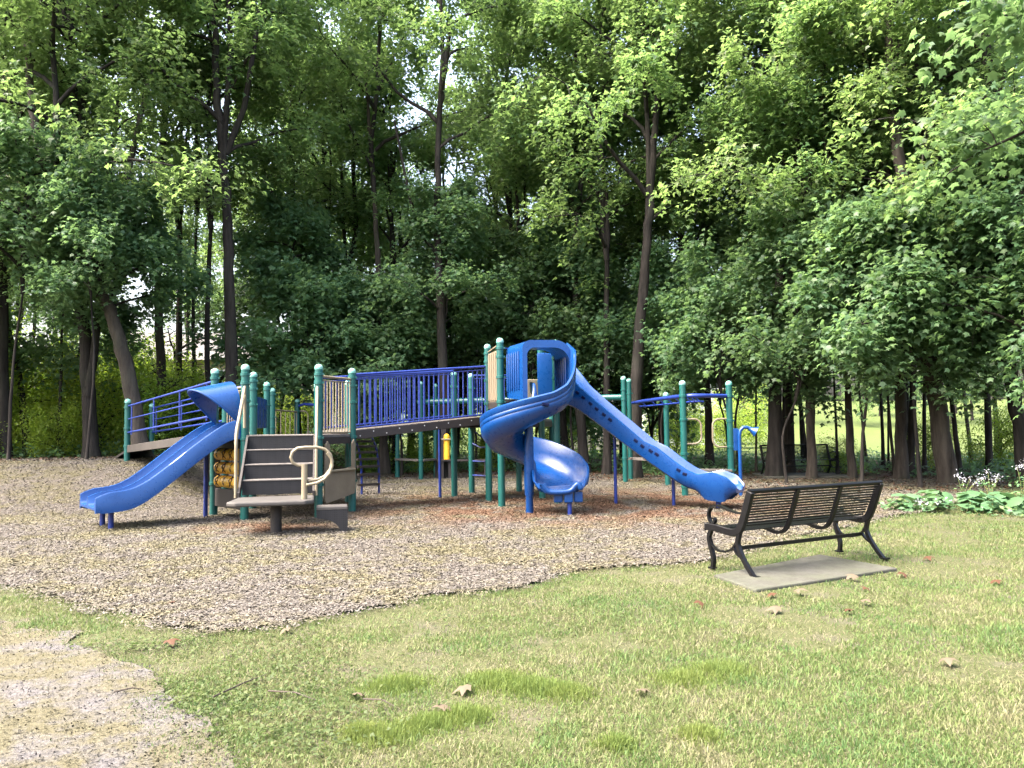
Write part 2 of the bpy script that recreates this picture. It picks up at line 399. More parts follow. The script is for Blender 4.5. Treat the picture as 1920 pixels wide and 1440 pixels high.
def mat_mulch(name, chip):
    m, nt, out = new_mat(name)
    if chip:
        geo = nd(nt, 'ShaderNodeNewGeometry'); r = geo.outputs['Random Per Island']
        c = ramp(nt, r, [(0.0, (0.060, 0.052, 0.046)), (0.3, (0.086, 0.078, 0.070)), (0.7, (0.104, 0.096, 0.087)), (1.0, (0.130, 0.122, 0.111))])
        cr = ramp(nt, r, [(0.0, (0.0486, 0.0242, 0.0149)), (0.45, (0.0941, 0.0542, 0.0343)), (1.0, (0.1424, 0.0992, 0.0692))])
        cyl = ramp(nt, r, [(0.0, (0.0574, 0.0513, 0.0278)), (0.5, (0.1001, 0.0910, 0.0508)), (1.0, (0.1424, 0.1341, 0.0787))])
    else:
        f = tex(nt, 46, 5, 0.75, 'World')
        c = ramp(nt, f, [(0.3, (0.0271, 0.0222, 0.0199)), (0.5, (0.0757, 0.0673, 0.0592)), (0.75, (0.1212, 0.1118, 0.1020))])
        cr = ramp(nt, f, [(0.3, (0.0244, 0.0112, 0.0075)), (0.5, (0.0666, 0.0368, 0.0229)), (0.75, (0.1152, 0.0765, 0.0528))])
        cyl = ramp(nt, f, [(0.3, (0.0303, 0.0271, 0.0130)), (0.5, (0.0698, 0.0639, 0.0343)), (0.75, (0.1152, 0.1084, 0.0622))])
    big = tex(nt, 0.75, 5, 0.62, 'World'); big2 = tex(nt, 1.15, 4, 0.6, 'World', (1.3, 0.9, 1))
    f9 = tex(nt, 5.5, 4, 0.65, 'World')
    fy = ramp(nt, vmath(nt, 'ADD', vmath(nt, 'MULTIPLY', big, 0.55), vmath(nt, 'MULTIPLY', f9, 0.45)), [(0.455, (0, 0, 0)), (0.57, (0.85, 0.85, 0.85))])
    c = mixc(nt, fy, c, cyl)
    em = vmath(nt, 'MAXIMUM', ellipse_mask(nt, 1.2, 14.2, 6.2, 4.0), ellipse_mask(nt, -3.6, 11.3, 1.3, 0.8))
    fr = vmath(nt, 'MULTIPLY', em, ramp(nt, big2, [(0.40, (0, 0, 0)), (0.54, (1, 1, 1))]))
    c = mixc(nt, fr, c, cr)
    if chip: princ(nt, out, c, 0.85, 0.2)
    else: princ(nt, out, c, 0.95, 0.1, bump(nt, f, 1.0, 0.03))
    return m
M['concrete'] = mat_concrete()
M['mulch'] = mat_mulch('wood_chip_bed', False); M['chip'] = mat_mulch('wood_chip', True)

def mat_lawn():
    m, nt, out = new_mat('patchy_lawn')
    f = tex(nt, 0.55, 5, 0.6, 'World'); f2 = tex(nt, 2.4, 5, 0.65, 'World'); f3 = tex(nt, 60, 4, 0.7, 'World')
    c = ramp(nt, f3, [(0.3, (0.0289, 0.0333, 0.0136)), (0.55, (0.0577, 0.0640, 0.0282)), (0.75, (0.0896, 0.0961, 0.0532))])
    c = mixc(nt, ramp(nt, f2, [(0.5, (0, 0, 0)), (0.68, (0.85, 0.85, 0.85))]), c, mixc(nt, f3, (0.0433, 0.0385, 0.0282), (0.0896, 0.0833, 0.0645)))
    geo = nd(nt, 'ShaderNodeNewGeometry'); sx = nd(nt, 'ShaderNodeSeparateXYZ'); nt.links.new(geo.outputs['Position'], sx.inputs[0])
    mr = nd(nt, 'ShaderNodeMapRange'); mr.inputs[1].default_value = 28; mr.inputs[2].default_value = 36
    nt.links.new(sx.outputs['Y'], mr.inputs[0])
    c = mixc(nt, mr.outputs[0], c, mixc(nt, f, (0.0491, 0.0770, 0.0189), (0.0779, 0.0961, 0.0282)))
    princ(nt, out, c, 0.9, 0.15, bump(nt, f3, 0.6, 0.02)); return m
M['lawn'] = mat_lawn()
def mat_path():
    m, nt, out = new_mat('gravel_and_straw_path')
    f = tex(nt, 55, 5, 0.75, 'World'); f2 = tex(nt, 1.5, 5, 0.6, 'World')
    a = ramp(nt, f, [(0.3, (0.0563, 0.0526, 0.0542)), (0.5, (0.1003, 0.0965, 0.1026)), (0.72, (0.1346, 0.1304, 0.1398))])
    b = ramp(nt, f, [(0.3, (0.0465, 0.0427, 0.0258)), (0.5, (0.0880, 0.0815, 0.0528)), (0.72, (0.1223, 0.1141, 0.0799))])
    f4 = tex(nt, 7, 4, 0.65, 'World')
    ff = vmath(nt, 'ADD', vmath(nt, 'MULTIPLY', f2, 0.6), vmath(nt, 'MULTIPLY', f4, 0.4))
    c = mixc(nt, ramp(nt, ff, [(0.45, (0, 0, 0)), (0.58, (0.85, 0.85, 0.85))]), b, a)
    princ(nt, out, c, 0.95, 0.1, bump(nt, f, 0.8, 0.02)); return m
M['path'] = mat_path()
def mat_floor():
    m, nt, out = new_mat('leaf_litter')
    f = tex(nt, 14, 6, 0.75, 'World'); f2 = tex(nt, 0.8, 4, 0.6, 'World')
    c = ramp(nt, f, [(0.3, (0.03, 0.022, 0.015)), (0.5, (0.085, 0.06, 0.038)), (0.72, (0.17, 0.125, 0.08))])
    c = mixc(nt, ramp(nt, f2, [(0.45, (0, 0, 0)), (0.6, (0.7, 0.7, 0.7))]), c, mixc(nt, f, (0.03, 0.05, 0.012), (0.08, 0.11, 0.03)))
    princ(nt, out, c, 0.95, 0.1, bump(nt, f, 1.0, 0.04)); return m
M['floor'] = mat_floor()
def mat_grass(name, stops, tr):
    m, nt, out = new_mat(name)
    geo = nd(nt, 'ShaderNodeNewGeometry'); big = tex(nt, 0.9, 5, 0.6, 'World'); mid = tex(nt, 4.2, 3, 0.6, 'World')
    s = vmath(nt, 'ADD', vmath(nt, 'MULTIPLY', geo.outputs['Random Per Island'], 0.40), vmath(nt, 'MULTIPLY', ramp(nt, vmath(nt, 'ADD', vmath(nt, 'MULTIPLY', big, 0.6), vmath(nt, 'MULTIPLY', mid, 0.4)), [(0.38, (0, 0, 0)), (0.62, (1, 1, 1))]), 0.60))
    c = ramp(nt, s, stops)
    p = nd(nt, 'ShaderNodeBsdfPrincipled'); nt.links.new(c, p.inputs['Base Color']); p.inputs['Roughness'].default_value = 0.6; p.inputs['Specular IOR Level'].default_value = 0.25
    t = nd(nt, 'ShaderNodeBsdfTranslucent'); nt.links.new(mixc(nt, 0.5, c, tr), t.inputs['Color'])
    ms = nd(nt, 'ShaderNodeMixShader'); ms.inputs[0].default_value = 0.35
    nt.links.new(p.outputs[0], ms.inputs[1]); nt.links.new(t.outputs[0], ms.inputs[2]); nt.links.new(ms.outputs[0], out.inputs[0])
    return m
M['grass'] = mat_grass('lawn_blades', [(0.0, (0.185, 0.170, 0.108)), (0.30, (0.150, 0.152, 0.078)), (0.52, (0.104, 0.145, 0.044)), (0.76, (0.066, 0.122, 0.036)), (1.0, (0.046, 0.104, 0.036))], (0.15, 0.19, 0.06))
M['tuft'] = mat_grass('bright_tuft_blades', [(0.0, (0.150, 0.170, 0.050)), (0.4, (0.118, 0.160, 0.040)), (1.0, (0.080, 0.135, 0.034))], (0.20, 0.26, 0.06))
M['straw'] = mat_grass('straw_litter', [(0.0, (0.1859, 0.1665, 0.1158)), (0.5, (0.1550, 0.1393, 0.0877)), (1.0, (0.1163, 0.1084, 0.0678))], (0.1550, 0.1393, 0.0796))

# ------------------------------------------------------------ the setting: ground sheets
def axis(a, b, fine0, fine1, step, k=1.16):
    m = list(np.arange(fine0, fine1 + 1e-6, step)); s = step
    while m[-1] < b: s *= k; m.append(m[-1] + s)
    s = step; lo = []
    p = fine0
    while p > a: s *= k; p -= s; lo.append(p)
    return np.array(lo[::-1] + m)
ax_, ay_ = axis(-420, 420, -17, 13, 0.25), axis(-60, 520, 2, 26, 0.25)
X, Y = np.meshgrid(ax_, ay_); I = np.arange(X.size).reshape(X.shape)
q = np.stack([I[:-1, :-1], I[:-1, 1:], I[1:, 1:], I[1:, :-1]], -1).reshape(-1)
tag(link('ground', np_mesh('ground', np.stack([X.ravel(), Y.ravel(), g(X, Y).ravel()], 1), q, 4, M['lawn'], True)),
    'patchy sunlit lawn with dry spots running back to the far field', 'lawn', kind='structure')
sheet('forest_floor', woods_d, (-58, 58, 13, 44), 0.45, 0.012, M['floor'], 'dark leaf litter floor under the trees', 'forest floor')
sheet('wood_chip_bed', mulch_d, (-18.5, 12.2, 5, 25.2), 0.13, 0.024, M['mulch'], 'grey and rust wood chip bed around the play structure', 'wood chips')
sheet('gravel_path', path_d, (-8.6, -0.4, 1.5, 6.9), 0.12, 0.016, M['path'], 'pale gravel and straw path beside the lawn', 'path')

# ------------------------------------------------------------ play structure
PS = empty('play_structure', (-1.5, 14, 0), 'large blue and teal play structure with slides, bridge, ramp and stairs on wood chips', 'play structure')
DECK = 1.36
def sph_cap(r, z, n=5): return [(r * cos(a), z + r * 0.9 * sin(a)) for a in [pi / 2 * k / n for k in range(n)]] + [(0.004, z + r * 0.9)]
_post_cache = {}
def post(x, y, top, parent, rings=(), r=0.064, cap=True, name='post'):
    b = gz(x, y)
    m = MB().lathe([(r, b - 0.25), (r, top - 0.075)], (x, y, 0), 18)
    o = m.build(name, M['teal'], parent, (x, y, b))
    if cap: MB().lathe([(r + 0.003, top - 0.082), (r + 0.004, top - 0.06)] + sph_cap(r + 0.004, top - 0.055), (x, y, 0), 18).build('post_cap', M['cap'], o, (x, y, top - 0.08))
    for z in rings:
        c = MB().lathe([(r + 0.002, z - 0.026), (r + 0.012, z - 0.022), (r + 0.012, z + 0.022), (r + 0.002, z + 0.026)], (x, y, 0), 18)
        c.box((x + r + 0.012, y - 0.02, z), (0.03, 0.03, 0.03))
        c.build('collar', M['teal'], o, (x, y, z))
    return o
A1, A6, A7, XX, A3, A2 = (-4.28, 12.32), (-3.14, 12.48), (-2.79, 13.4), (-3.58, 14.18), (-4.72, 14.02), (-5.07, 13.1)
HX = [A1, A6, A7, XX, A3, A2]
for p, top in ((A1, 2.50), (A6, 2.50), (A7, 2.50), (XX, 2.48), (A3, 2.50), (A2, 2.50)):
    post(p[0], p[1], top, PS, (top - 0.16, top - 0.30, DECK + 0.55, DECK - 0.05, 0.55))
P2, P3, P4 = (-3.22, 15.1), (-4.02, 15.85), (-5.17, 16.2)
P2b = (-5.5, 14.75)
post(*P2, 2.4, PS, (DECK - 0.05,)); post(*P3, 2.4, PS, (DECK - 0.05,)); post(*P4, 2.45, PS, (2.3, DECK + 0.6, DECK - 0.05)); post(*P2b, 2.3, PS, (2.2,))
P5, P6 = (-5.80, 18.6), (-5.93, 21.2)
post(*P5, 2.45, PS, (2.3, 1.75, 1.5)); post(*P6, 2.28, PS, (2.1, 1.95))
B1, B4, B3, B2 = (-0.21, 13.93), (0.82, 14.36), (0.58, 15.37), (-0.47, 14.95)
D1, D2, D3, D4 = (-1.22, 16.05), (-0.90, 16.8), (0.13, 16.95), (0.85, 16.5)
TD = 1.95
for p in (B1, B4, B3, B2): post(p[0], p[1], 3.06, PS, (2.88, 2.72, 2.35, TD - 0.05))
for p in (D1, D2, D3, D4): post(p[0], p[1], 2.62, PS, (2.3, 1.5))

def deck(poly, z, name='deck'):
    o = MB().prism(poly, z - 0.045, z).build(name, M['greydeck'], PS, (poly[0][0], poly[0][1], z), smooth=False)
    n = len(poly)
    for i in range(n):
        a = Vector((*poly[i], z - 0.105)); b = Vector((*poly[(i + 1) % n], z - 0.105))
        MB().beam(a, b, 0.035, 0.115).build('edge_beam', M['brown'], o, a, smooth=False)
    return o
deck(HX, DECK)
deck([A3, XX, P2, P3, P4, P2b], DECK - 0.01)
deck([B1, B4, B3, B2], TD)
deck([B2, B3, D4, D3, D2, D1], 1.60)

def railing(p0, p1, z0, z1, h, nb, mat, name='railing', r=0.023, rb=0.013, sub_rail=True, ins=0.09):
    """guard rail: two tubes and single uprights; z0, z1 are the heights of the lower tube"""
    a = Vector((p0[0], p0[1], z0)); b = Vector((p1[0], p1[1], z1)); d = (b - a); L = d.length; d = d.normalized()
    a2, b2 = a + d * ins * 0.6, b - d * ins * 0.6; up = Vector((0, 0, h))
    m = MB().tube([a2 + up, b2 + up], r, 10)
    m.tube([a2, b2], r * 0.8, 10)
    if sub_rail: m.tube([a2 + up * 0.93, b2 + up * 0.93], r * 0.5, 8)
    for q_, s_ in ((a2, -1), (b2, 1)):
        m.tube([q_, q_ + up], r * 0.7, 8)
        for k in (0, 1): m.tube([q_ + up * k, q_ + up * k + d * s_ * 0.035], r * 1.2, 8)
    o = m.build(name, mat, PS, a)
    first = None
    for i in range(nb):
        t = (i + 0.5) / nb; p = a.lerp(b, 0.03 + 0.94 * t)
        if first is None:
            first = MB().tube([(0, 0, 0), (0, 0, h * (0.93 if sub_rail else 1.0))], rb, 6).build('baluster', mat, o, (0, 0, 0))
            first.location = p - WO[o.name]
        else: dup(first, o, p)
    return o
# bridge between the hexagonal deck and the tower: floor planks, side beams and two guard rails
def mid(a, b, t): return (a[0] + (b[0] - a[0]) * t, a[1] + (b[1] - a[1]) * t)
BZ0, BZ1 = 1.36, 1.60
br = None
nP = 20
for i in range(nP):
    t0, t1 = (i + 0.04) / nP, (i + 0.96) / nP
    a, b = mid(A7, B2, t0), mid(A7, B2, t1); c, d = mid(XX, D1, t1), mid(XX, D1, t0)
    zz = BZ0 + (BZ1 - BZ0) * (i + 0.5) / nP
    if br is None:
        bm_ = MB()
        for e0, e1 in ((A7, B2), (XX, D1)):
            s0, s1 = mid(e0, e1, 0.02), mid(e0, e1, 0.98)
            bm_.beam((*s0, BZ0 - 0.02), (*s1, BZ1 - 0.02), 0.04, 0.15)
        br = bm_.build('bridge', M['brown'], PS, (*A7, BZ0), smooth=False, bevel=0.006)
    MB().prism([a, b, c, d], zz + 0.03, zz + 0.06).build('plank', M['greydeck'], br, (*a, zz), smooth=False)
nrm = Vector((B2[1] - A7[1], -(B2[0] - A7[0]), 0)).normalized()
for k in range(11):
    t = 0.05 + 0.09 * k; p = mid(A7, B2, t); zz = BZ0 + (BZ1 - BZ0) * t - 0.02 + (0.03 if k % 2 else -0.03)
    MB().tube([Vector((*p, zz)) + nrm * 0.018, Vector((*p, zz)) + nrm * 0.026], 0.011, 8).build('bolt', M['steel'], br, (*p, zz))
railing(A7, B2, 1.46, 1.70, 0.93, 25, M['bluerail'])
railing(XX, D1, 1.46, 1.70, 0.93, 25, M['bluerail'])
_bp = mid(A7, B2, 0.60); _bpf = (-1.50, 15.85)
MB().tube([(*_bpf, -0.2), (*_bpf, 1.42)], 0.03, 12).build('bridge_support', M['bluerail'], PS, (*_bpf, 0))

# barriers
railing(A6, A7, DECK + 0.03, DECK + 0.03, 0.92, 11, M['beige'], 'barrier', 0.02, 0.011)
railing(A3, P2b, DECK + 0.03, DECK + 0.03, 0.85, 11, M['beige'], 'barrier', 0.018, 0.009)
railing(P5, P6, 1.0, 1.0, 0.93, 5, M['beige'], 'barrier', 0.022, 0.011, sub_rail=False)
railing(D2, D3, 1.66, 1.66, 0.92, 9, M['bluerail'], 'barrier', 0.018, 0.010)
def ribbed_panel(p0, p1, z0, z1, n, mat, name, depth=0.03):
    a = Vector((p0[0], p0[1], 0)); b = Vector((p1[0], p1[1], 0)); d = (b - a).normalized(); a = a + d * 0.09; b = b - d * 0.09
    o = MB().beam(a + Vector((0, 0, (z0 + z1) / 2)), b + Vector((0, 0, (z0 + z1) / 2)), 0.02, z1 - z0).build(name, mat, PS, a + Vector((0, 0, z0)), smooth=False, bevel=0.006)
    for i in range(n):
        p = a.lerp(b, (i + 0.5) / n)
        MB().beam(p - d * (b - a).length / n * 0.33 + Vector((0, 0, (z0 + z1) / 2)), p + d * (b - a).length / n * 0.33 + Vector((0, 0, (z0 + z1) / 2)), 0.045, (z1 - z0) * 0.94).build('board', mat, o, p + Vector((0, 0, z0)), smooth=False, bevel=0.004)
    return o
ribbed_panel(B2, B1, TD - 0.03, 2.86, 5, M['tanpanel'], 'wall_panel')
ribbed_panel(A3, P4, DECK + 0.12, DECK + 0.72, 4, M['blue'], 'side_panel')
MB().tube([(*B2, 2.90), (*B1, 2.96)], 0.014, 8).build('panel_rail', M['beige'], PS, (*B2, 2.9))
# upright panel beyond the tower
MB().beam((0.30, 15.32, 2.18), (0.55, 15.42, 2.18), 0.03, 0.42).build('activity_panel', M['beige'], PS, (0.42, 15.4, 2.0), smooth=False, bevel=0.02)

# ramp that comes up from the mound
L1, L2 = (-8.60, 17.2), (-8.95, 19.1)
post(*L1, 2.17, PS, (1.98, 1.52, 1.12), 0.064); post(*L2, 2.13, PS, (1.98, 1.5), 0.064)
rz0, rz1 = 1.06, DECK - 0.02
m = MB()
rm = None
for i in range(22):
    t0, t1 = i / 22 + 0.003, (i + 1) / 22 - 0.003
    a, b, c, d = mid(L1, A2, t0), mid(L1, A2, t1), mid(L2, A3, t1), mid(L2, A3, t0); zz = rz0 + (rz1 - rz0) * (t0 + t1) / 2
    if rm is None:
        mm = MB()
        for e0, e1 in ((L1, A2), (L2, A3)): mm.beam((*mid(e0, e1, 0.012), rz0), (*mid(e0, e1, 0.988), rz1), 0.04, 0.16)
        rm = mm.build('ramp', M['rampside'], PS, (*L1, rz0), smooth=False, bevel=0.006)
    MB().prism([a, b, c, d], zz, zz + 0.03).build('plank', M['brown'], rm, (*a, zz), smooth=False)
_e = Vector((*L1, 0)) - Vector((*A2, 0)); _e.normalize()
_a, _b = Vector((*L1, rz0)), Vector((*L2, rz0)); _c = _b + _e * 1.3; _d = _a + _e * 1.3
_c.z = gz(_c.x, _c.y) + 0.03; _d.z = gz(_d.x, _d.y) + 0.03
MB().add([_a, _b, _c, _d, _a - Vector((0, 0, .05)), _b - Vector((0, 0, .05)), _c - Vector((0, 0, .05)), _d - Vector((0, 0, .05))],
         [(0, 1, 2, 3), (7, 6, 5, 4), (0, 4, 5, 1), (1, 5, 6, 2), (2, 6, 7, 3), (3, 7, 4, 0)]).build('ramp_landing', M['brown'], rm, _a, smooth=False)
for (e0, e1) in ((L1, A2), (L2, A3)):
    for hz in (0.95, 0.66, 0.36):
        MB().tube([(*e0, rz0 + hz), (*e1, rz1 + hz)], 0.021 if hz != 0.66 else 0.014, 10).build('ramp_rail', M['bluerail'], rm, (*e0, rz0 + hz))
    for t in (0.06, 0.36, 0.66, 0.93):
        p = mid(e0, e1, t); zb = rz0 + (rz1 - rz0) * t
        MB().tube([(*p, zb + 0.30), (*p, zb + 0.96)], 0.016, 8).build('rail_upright', M['bluerail'], rm, (*p, zb))
for t in (0.30, 0.62):
    for e0, e1 in ((L2, A3),):
        p = mid(e0, e1, t); MB().tube([(*p, gz(*p) - 0.15), (*p, rz0 + (rz1 - rz0) * t - 0.05)], 0.05, 12).build('ramp_leg', M['brown'], rm, (*p, gz(*p)))

# stairs: treads, dark risers, stringers and the landing platform
sd0 = Vector((-3.71, 12.36, 0)); sdir = Vector((0.24, -0.97, 0)).normalized(); slat = Vector((sdir.y * -1, sdir.x, 0)).normalized()
if slat.x < 0: slat = -slat
W = 0.50
steps = [(0.02, DECK), (0.34, 1.145), (0.66, 0.93), (0.98, 0.715), (1.30, 0.50)]
def pv(s, l, z): return sd0 + sdir * s + slat * l + Vector((0, 0, z))
st = MB()
for sgn in (-1, 1): st.add([pv(0.0, sgn * W, DECK - 0.24), pv(0.0, sgn * W, DECK + 0.01), pv(1.34, sgn * W, 0.56), pv(1.34, sgn * W, 0.40),
                            pv(0.0, sgn * (W + 0.03), DECK - 0.24), pv(0.0, sgn * (W + 0.03), DECK + 0.01), pv(1.34, sgn * (W + 0.03), 0.56), pv(1.34, sgn * (W + 0.03), 0.40)],
                           [(0, 1, 2, 3), (7, 6, 5, 4), (0, 4, 5, 1), (1, 5, 6, 2), (2, 6, 7, 3), (3, 7, 4, 0)])
stairs = st.build('stairs', M['brown'], PS, sd0, smooth=False)
for i, (s, z) in enumerate(steps):
    if i < 4:
        z2 = steps[i + 1][1]
        MB().add([pv(s + .012, -W + .004, z2), pv(s + .012, W - .004, z2), pv(s + .012, W - .004, z - .018), pv(s + .012, -W + .004, z - .018),
                  pv(s, -W + .004, z2), pv(s, W - .004, z2), pv(s, W - .004, z - .018), pv(s, -W + .004, z - .018)],
                 [(0, 1, 2, 3), (7, 6, 5, 4), (0, 4, 5, 1), (1, 5, 6, 2), (2, 6, 7, 3), (3, 7, 4, 0)]).build('riser', M['perf'], stairs, pv(s, 0, z2), smooth=False)
        q0 = -0.30 if i else -0.02
        MB().add([pv(s + .024, -W + .002, z - .018), pv(s + .024, W - .002, z - .018), pv(s + q0, W - .002, z - .018), pv(s + q0, -W + .002, z - .018),
                  pv(s + .024, -W + .002, z), pv(s + .024, W - .002, z), pv(s + q0, W - .002, z), pv(s + q0, -W + .002, z)],
                 [(3, 2, 1, 0), (4, 5, 6, 7), (0, 1, 5, 4), (1, 2, 6, 5), (2, 3, 7, 6), (3, 0, 4, 7)]).build('tread', M['greydeck'], stairs, pv(s, 0, z), smooth=False, bevel=0.005)
pf = [pv(1.27, -W - 0.02, 0)[:2], pv(1.27, W + 0.02, 0)[:2], pv(2.02, W + 0.03, 0)[:2], pv(2.12, W - 0.08, 0)[:2], pv(2.12, -W + 0.02, 0)[:2], pv(2.02, -W - 0.10, 0)[:2]]
plat = MB().prism([pf[0], pf[5], pf[4], pf[3], pf[2], pf[1]], 0.432, 0.496).build('landing_platform', M['platform'], PS, pv(1.7, 0, 0.43), smooth=False, bevel=0.02)
pp = pv(1.70, 0.02, 0)
MB().lathe([(0.075, -0.2), (0.075, 0.44)], (pp.x, pp.y, 0), 18).build('platform_post', M['brown'], plat, (pp.x, pp.y, 0))
# hand rails beside the stairs
for sgn in (-1, 1):
    for off, top in ((0.0, 2.17), (0.055, 2.02)):
        l = sgn * (W + 0.055)
        pts = [pv(0.02 + off, l, DECK + 0.12), pv(0.02 + off, l, top - 0.25), pv(0.05 + off, l, top - 0.03), pv(0.14 + off, l, top - 0.05), pv(0.85, l, 1.66 - off), pv(1.20 - off, l, 1.46 - off), pv(1.28 - off, l, 1.36 - off), pv(1.30 - off, l, 1.2 - off), pv(1.30 - off, l, 0.49)]
        MB().tube(pts, 0.021, 10).build('handrail', M['beige'], stairs, pts[0])
# looped transfer hand hold on the landing
hp = pv(1.92, W - 0.10, 0)
hold = MB().tube([hp + Vector((0, 0, 0.49)), hp + Vector((0, 0, 0.97))], 0.042, 12).build('handhold_post', M['beige'], plat, hp + Vector((0, 0, 0.49)))
ux = Vector((0.93, 0.36, 0))
loop = [(0.0, 0.94), (-0.10, 0.96), (-0.165, 1.0), (-0.185, 1.07), (-0.165, 1.14), (-0.10, 1.19), (0.0, 1.20), (0.16, 1.20), (0.27, 1.17), (0.345, 1.10), (0.37, 1.0), (0.345, 0.89), (0.28, 0.80), (0.18, 0.755), (0.05, 0.74)]
MB().tube([hp + ux * a + Vector((0, 0.02, b)) for a, b in loop], 0.022, 10).build('looped_handhold', M['beige'], plat, hp + Vector((0, 0, 1)))
loop2 = [(0.34, 1.13), (0.40, 1.05), (0.41, 0.95), (0.375, 0.85), (0.30, 0.77), (0.2, 0.72), (0.06, 0.70)]
MB().tube([hp + ux * (a - 0.02) + Vector((0, -0.06, b - 0.01)) for a, b in loop2], 0.021, 10).build('looped_handhold', M['beige'], plat, hp + Vector((0, -0.06, 1)))
# low step beside the landing
sx = pv(1.72, W + 0.26, 0)
MB().add([sx + slat * a + sdir * b + Vector((0, 0, c)) for c in (0.335, 0.375) for a, b in ((-0.20, -0.17), (0.22, -0.17), (0.22, 0.2), (-0.20, 0.2))],
         [(0, 1, 2, 3), (7, 6, 5, 4), (0, 4, 5, 1), (1, 5, 6, 2), (2, 6, 7, 3), (3, 7, 4, 0)]).build('low_step', M['platform'], PS, sx + Vector((0, 0, 0.33)), smooth=False, bevel=0.006)
lowstep = bpy.data.objects['low_step']
arc = [(0.22, 0.34), (0.22, -0.05), (0.12, -0.05)] + [(0.12 - 0.30 * (1 - cos(a)), 0.02 + 0.20 * sin(a)) for a in np.linspace(0, pi / 2, 8)] + [(-0.20, 0.24), (-0.20, 0.34)]
for e in (-0.16, 0.17):
    r1 = [sx + slat * a + sdir * e + Vector((0, 0, b)) for a, b in arc]; r2 = [p + sdir * 0.025 for p in r1]
    MB().loft([r1, r2]).build('bracket', M['perf'], lowstep, sx, smooth=False)
# counter panel below the barrier
ca, cb = Vector((*A6, 0)), Vector((*A7, 0)); cd_ = (cb - ca).normalized(); cn = Vector((cd_.y, -cd_.x, 0))
def cp(l, z, o=0.0): return ca + cd_ * l + cn * (0.07 + o) + Vector((0, 0, z))
outl = [(0.10, 0.24), (0.93, 0.34), (0.96, 0.42), (0.96, 1.20), (0.92, 1.27), (0.86, 1.20), (0.86, 0.80), (0.20, 0.74), (0.20, 1.18), (0.14, 1.25), (0.08, 1.18), (0.06, 0.30)]
MB().loft([[cp(a, b, -0.012) for a, b in outl], [cp(a, b, 0.012) for a, b in outl]]).build('counter_panel', M['tanpanel'], PS, cp(0.5, 0.24), smooth=False, bevel=0.006)
MB().add([cp(l, z, o) for z in (0.745, 0.775) for l, o in ((0.14, -0.05), (0.92, -0.05), (0.92, 0.05), (0.14, 0.05))],
         [(0, 1, 2, 3), (7, 6, 5, 4), (0, 4, 5, 1), (1, 5, 6, 2), (2, 6, 7, 3), (3, 7, 4, 0)]).build('counter_shelf', M['beige'], PS, cp(0.5, 0.75), smooth=False, bevel=0.006)

# tic-tac-toe panel below the double slide
ta, tb = Vector((*A2, 0)), Vector((*A1, 0)); td_ = (tb - ta).normalized(); tn = Vector((td_.y, -td_.x, 0))
if tn.y > 0: tn = -tn
def tp(l, z, o=0.0): return ta + td_ * l + tn * o + Vector((0, 0, z))
TL = (tb - ta).length
mm = MB()
mm.beam(tp(0.09, 0.33), tp(TL - 0.09, 0.33), 0.05, 0.30); mm.beam(tp(0.09, 1.20), tp(TL - 0.09, 1.20), 0.05, 0.10)
for l in (0.13, TL - 0.13): mm.beam(tp(l, 0.485), tp(l, 1.145), 0.05, 0.07)
ttt = mm.build('tic_tac_toe_panel', M['brown'], PS, tp(0.5, 0.2), smooth=False, bevel=0.006)
cw = (TL - 0.36) / 3; ch = 0.21
for rr in range(3):
    zc = 0.60 + rr * 0.225
    MB().tube([tp(0.15, zc), tp(TL - 0.15, zc)], 0.012, 8).build('axle', M['steel'], ttt, tp(0.15, zc))
    for cc in range(3):
        l0 = 0.18 + cc * cw + 0.006; l1 = 0.18 + (cc + 1) * cw - 0.006
        MB().tube([tp(l0, zc), tp(l0 + 0.008, zc), tp(l1 - 0.008, zc), tp(l1, zc)], [0.088, 0.098, 0.098, 0.088], 20).build('tile', M['yellow'], ttt, tp(l0, zc))
        lc = (l0 + l1) / 2
        def mk(dl, an, R=0.101):      # point on the cylinder surface
            return tp(lc + dl, zc + R * sin(an), R * cos(an))
        pick = (rr * 2 + cc) % 3
        for base in (-0.15, 0.85):
            if pick != 1:
                for s_ in (-1, 1):
                    MB().tube([mk(-0.05 + 0.02 * k, base + s_ * (-0.5 + 0.2 * k)) for k in range(6)], 0.0085, 5).build('painted_mark', M['mark'], ttt, mk(0, base))
            else:
                pts = [mk(0.028 * sin(pi * k / 7), base - 0.5 + k / 7.0) for k in range(8)] + [mk(-0.028 * sin(pi * k / 7), base - 0.5 + k / 7.0) for k in range(6, 0, -1)]
                MB().add(pts, [tuple(range(len(pts)))]).build('painted_mark', M['mark'], ttt, mk(0, base), smooth=False)
MB().tube([(-5.12, 12.88, -0.2), (-5.12, 12.88, 1.30)], 0.035, 12).build('slide_brace', M['bluerail'], PS, (-5.12, 12.88, 0))

# ------------------------------------------------------------ slides
def sample(pts, n):
    """Catmull-Rom through 2-d control points"""
    P = np.array([pts[0]] + list(pts) + [pts[-1]], float); out = []
    for i in range(1, len(P) - 2):
        for k in range(n):
            t = k / n
            out.append(0.5 * ((2 * P[i]) + (-P[i - 1] + P[i + 1]) * t + (2 * P[i - 1] - 5 * P[i] + 4 * P[i + 1] - P[i + 2]) * t * t + (-P[i - 1] + 3 * P[i] - 3 * P[i + 1] + P[i + 2]) * t ** 3))
    out.append(P[-2]); return np.array(out)
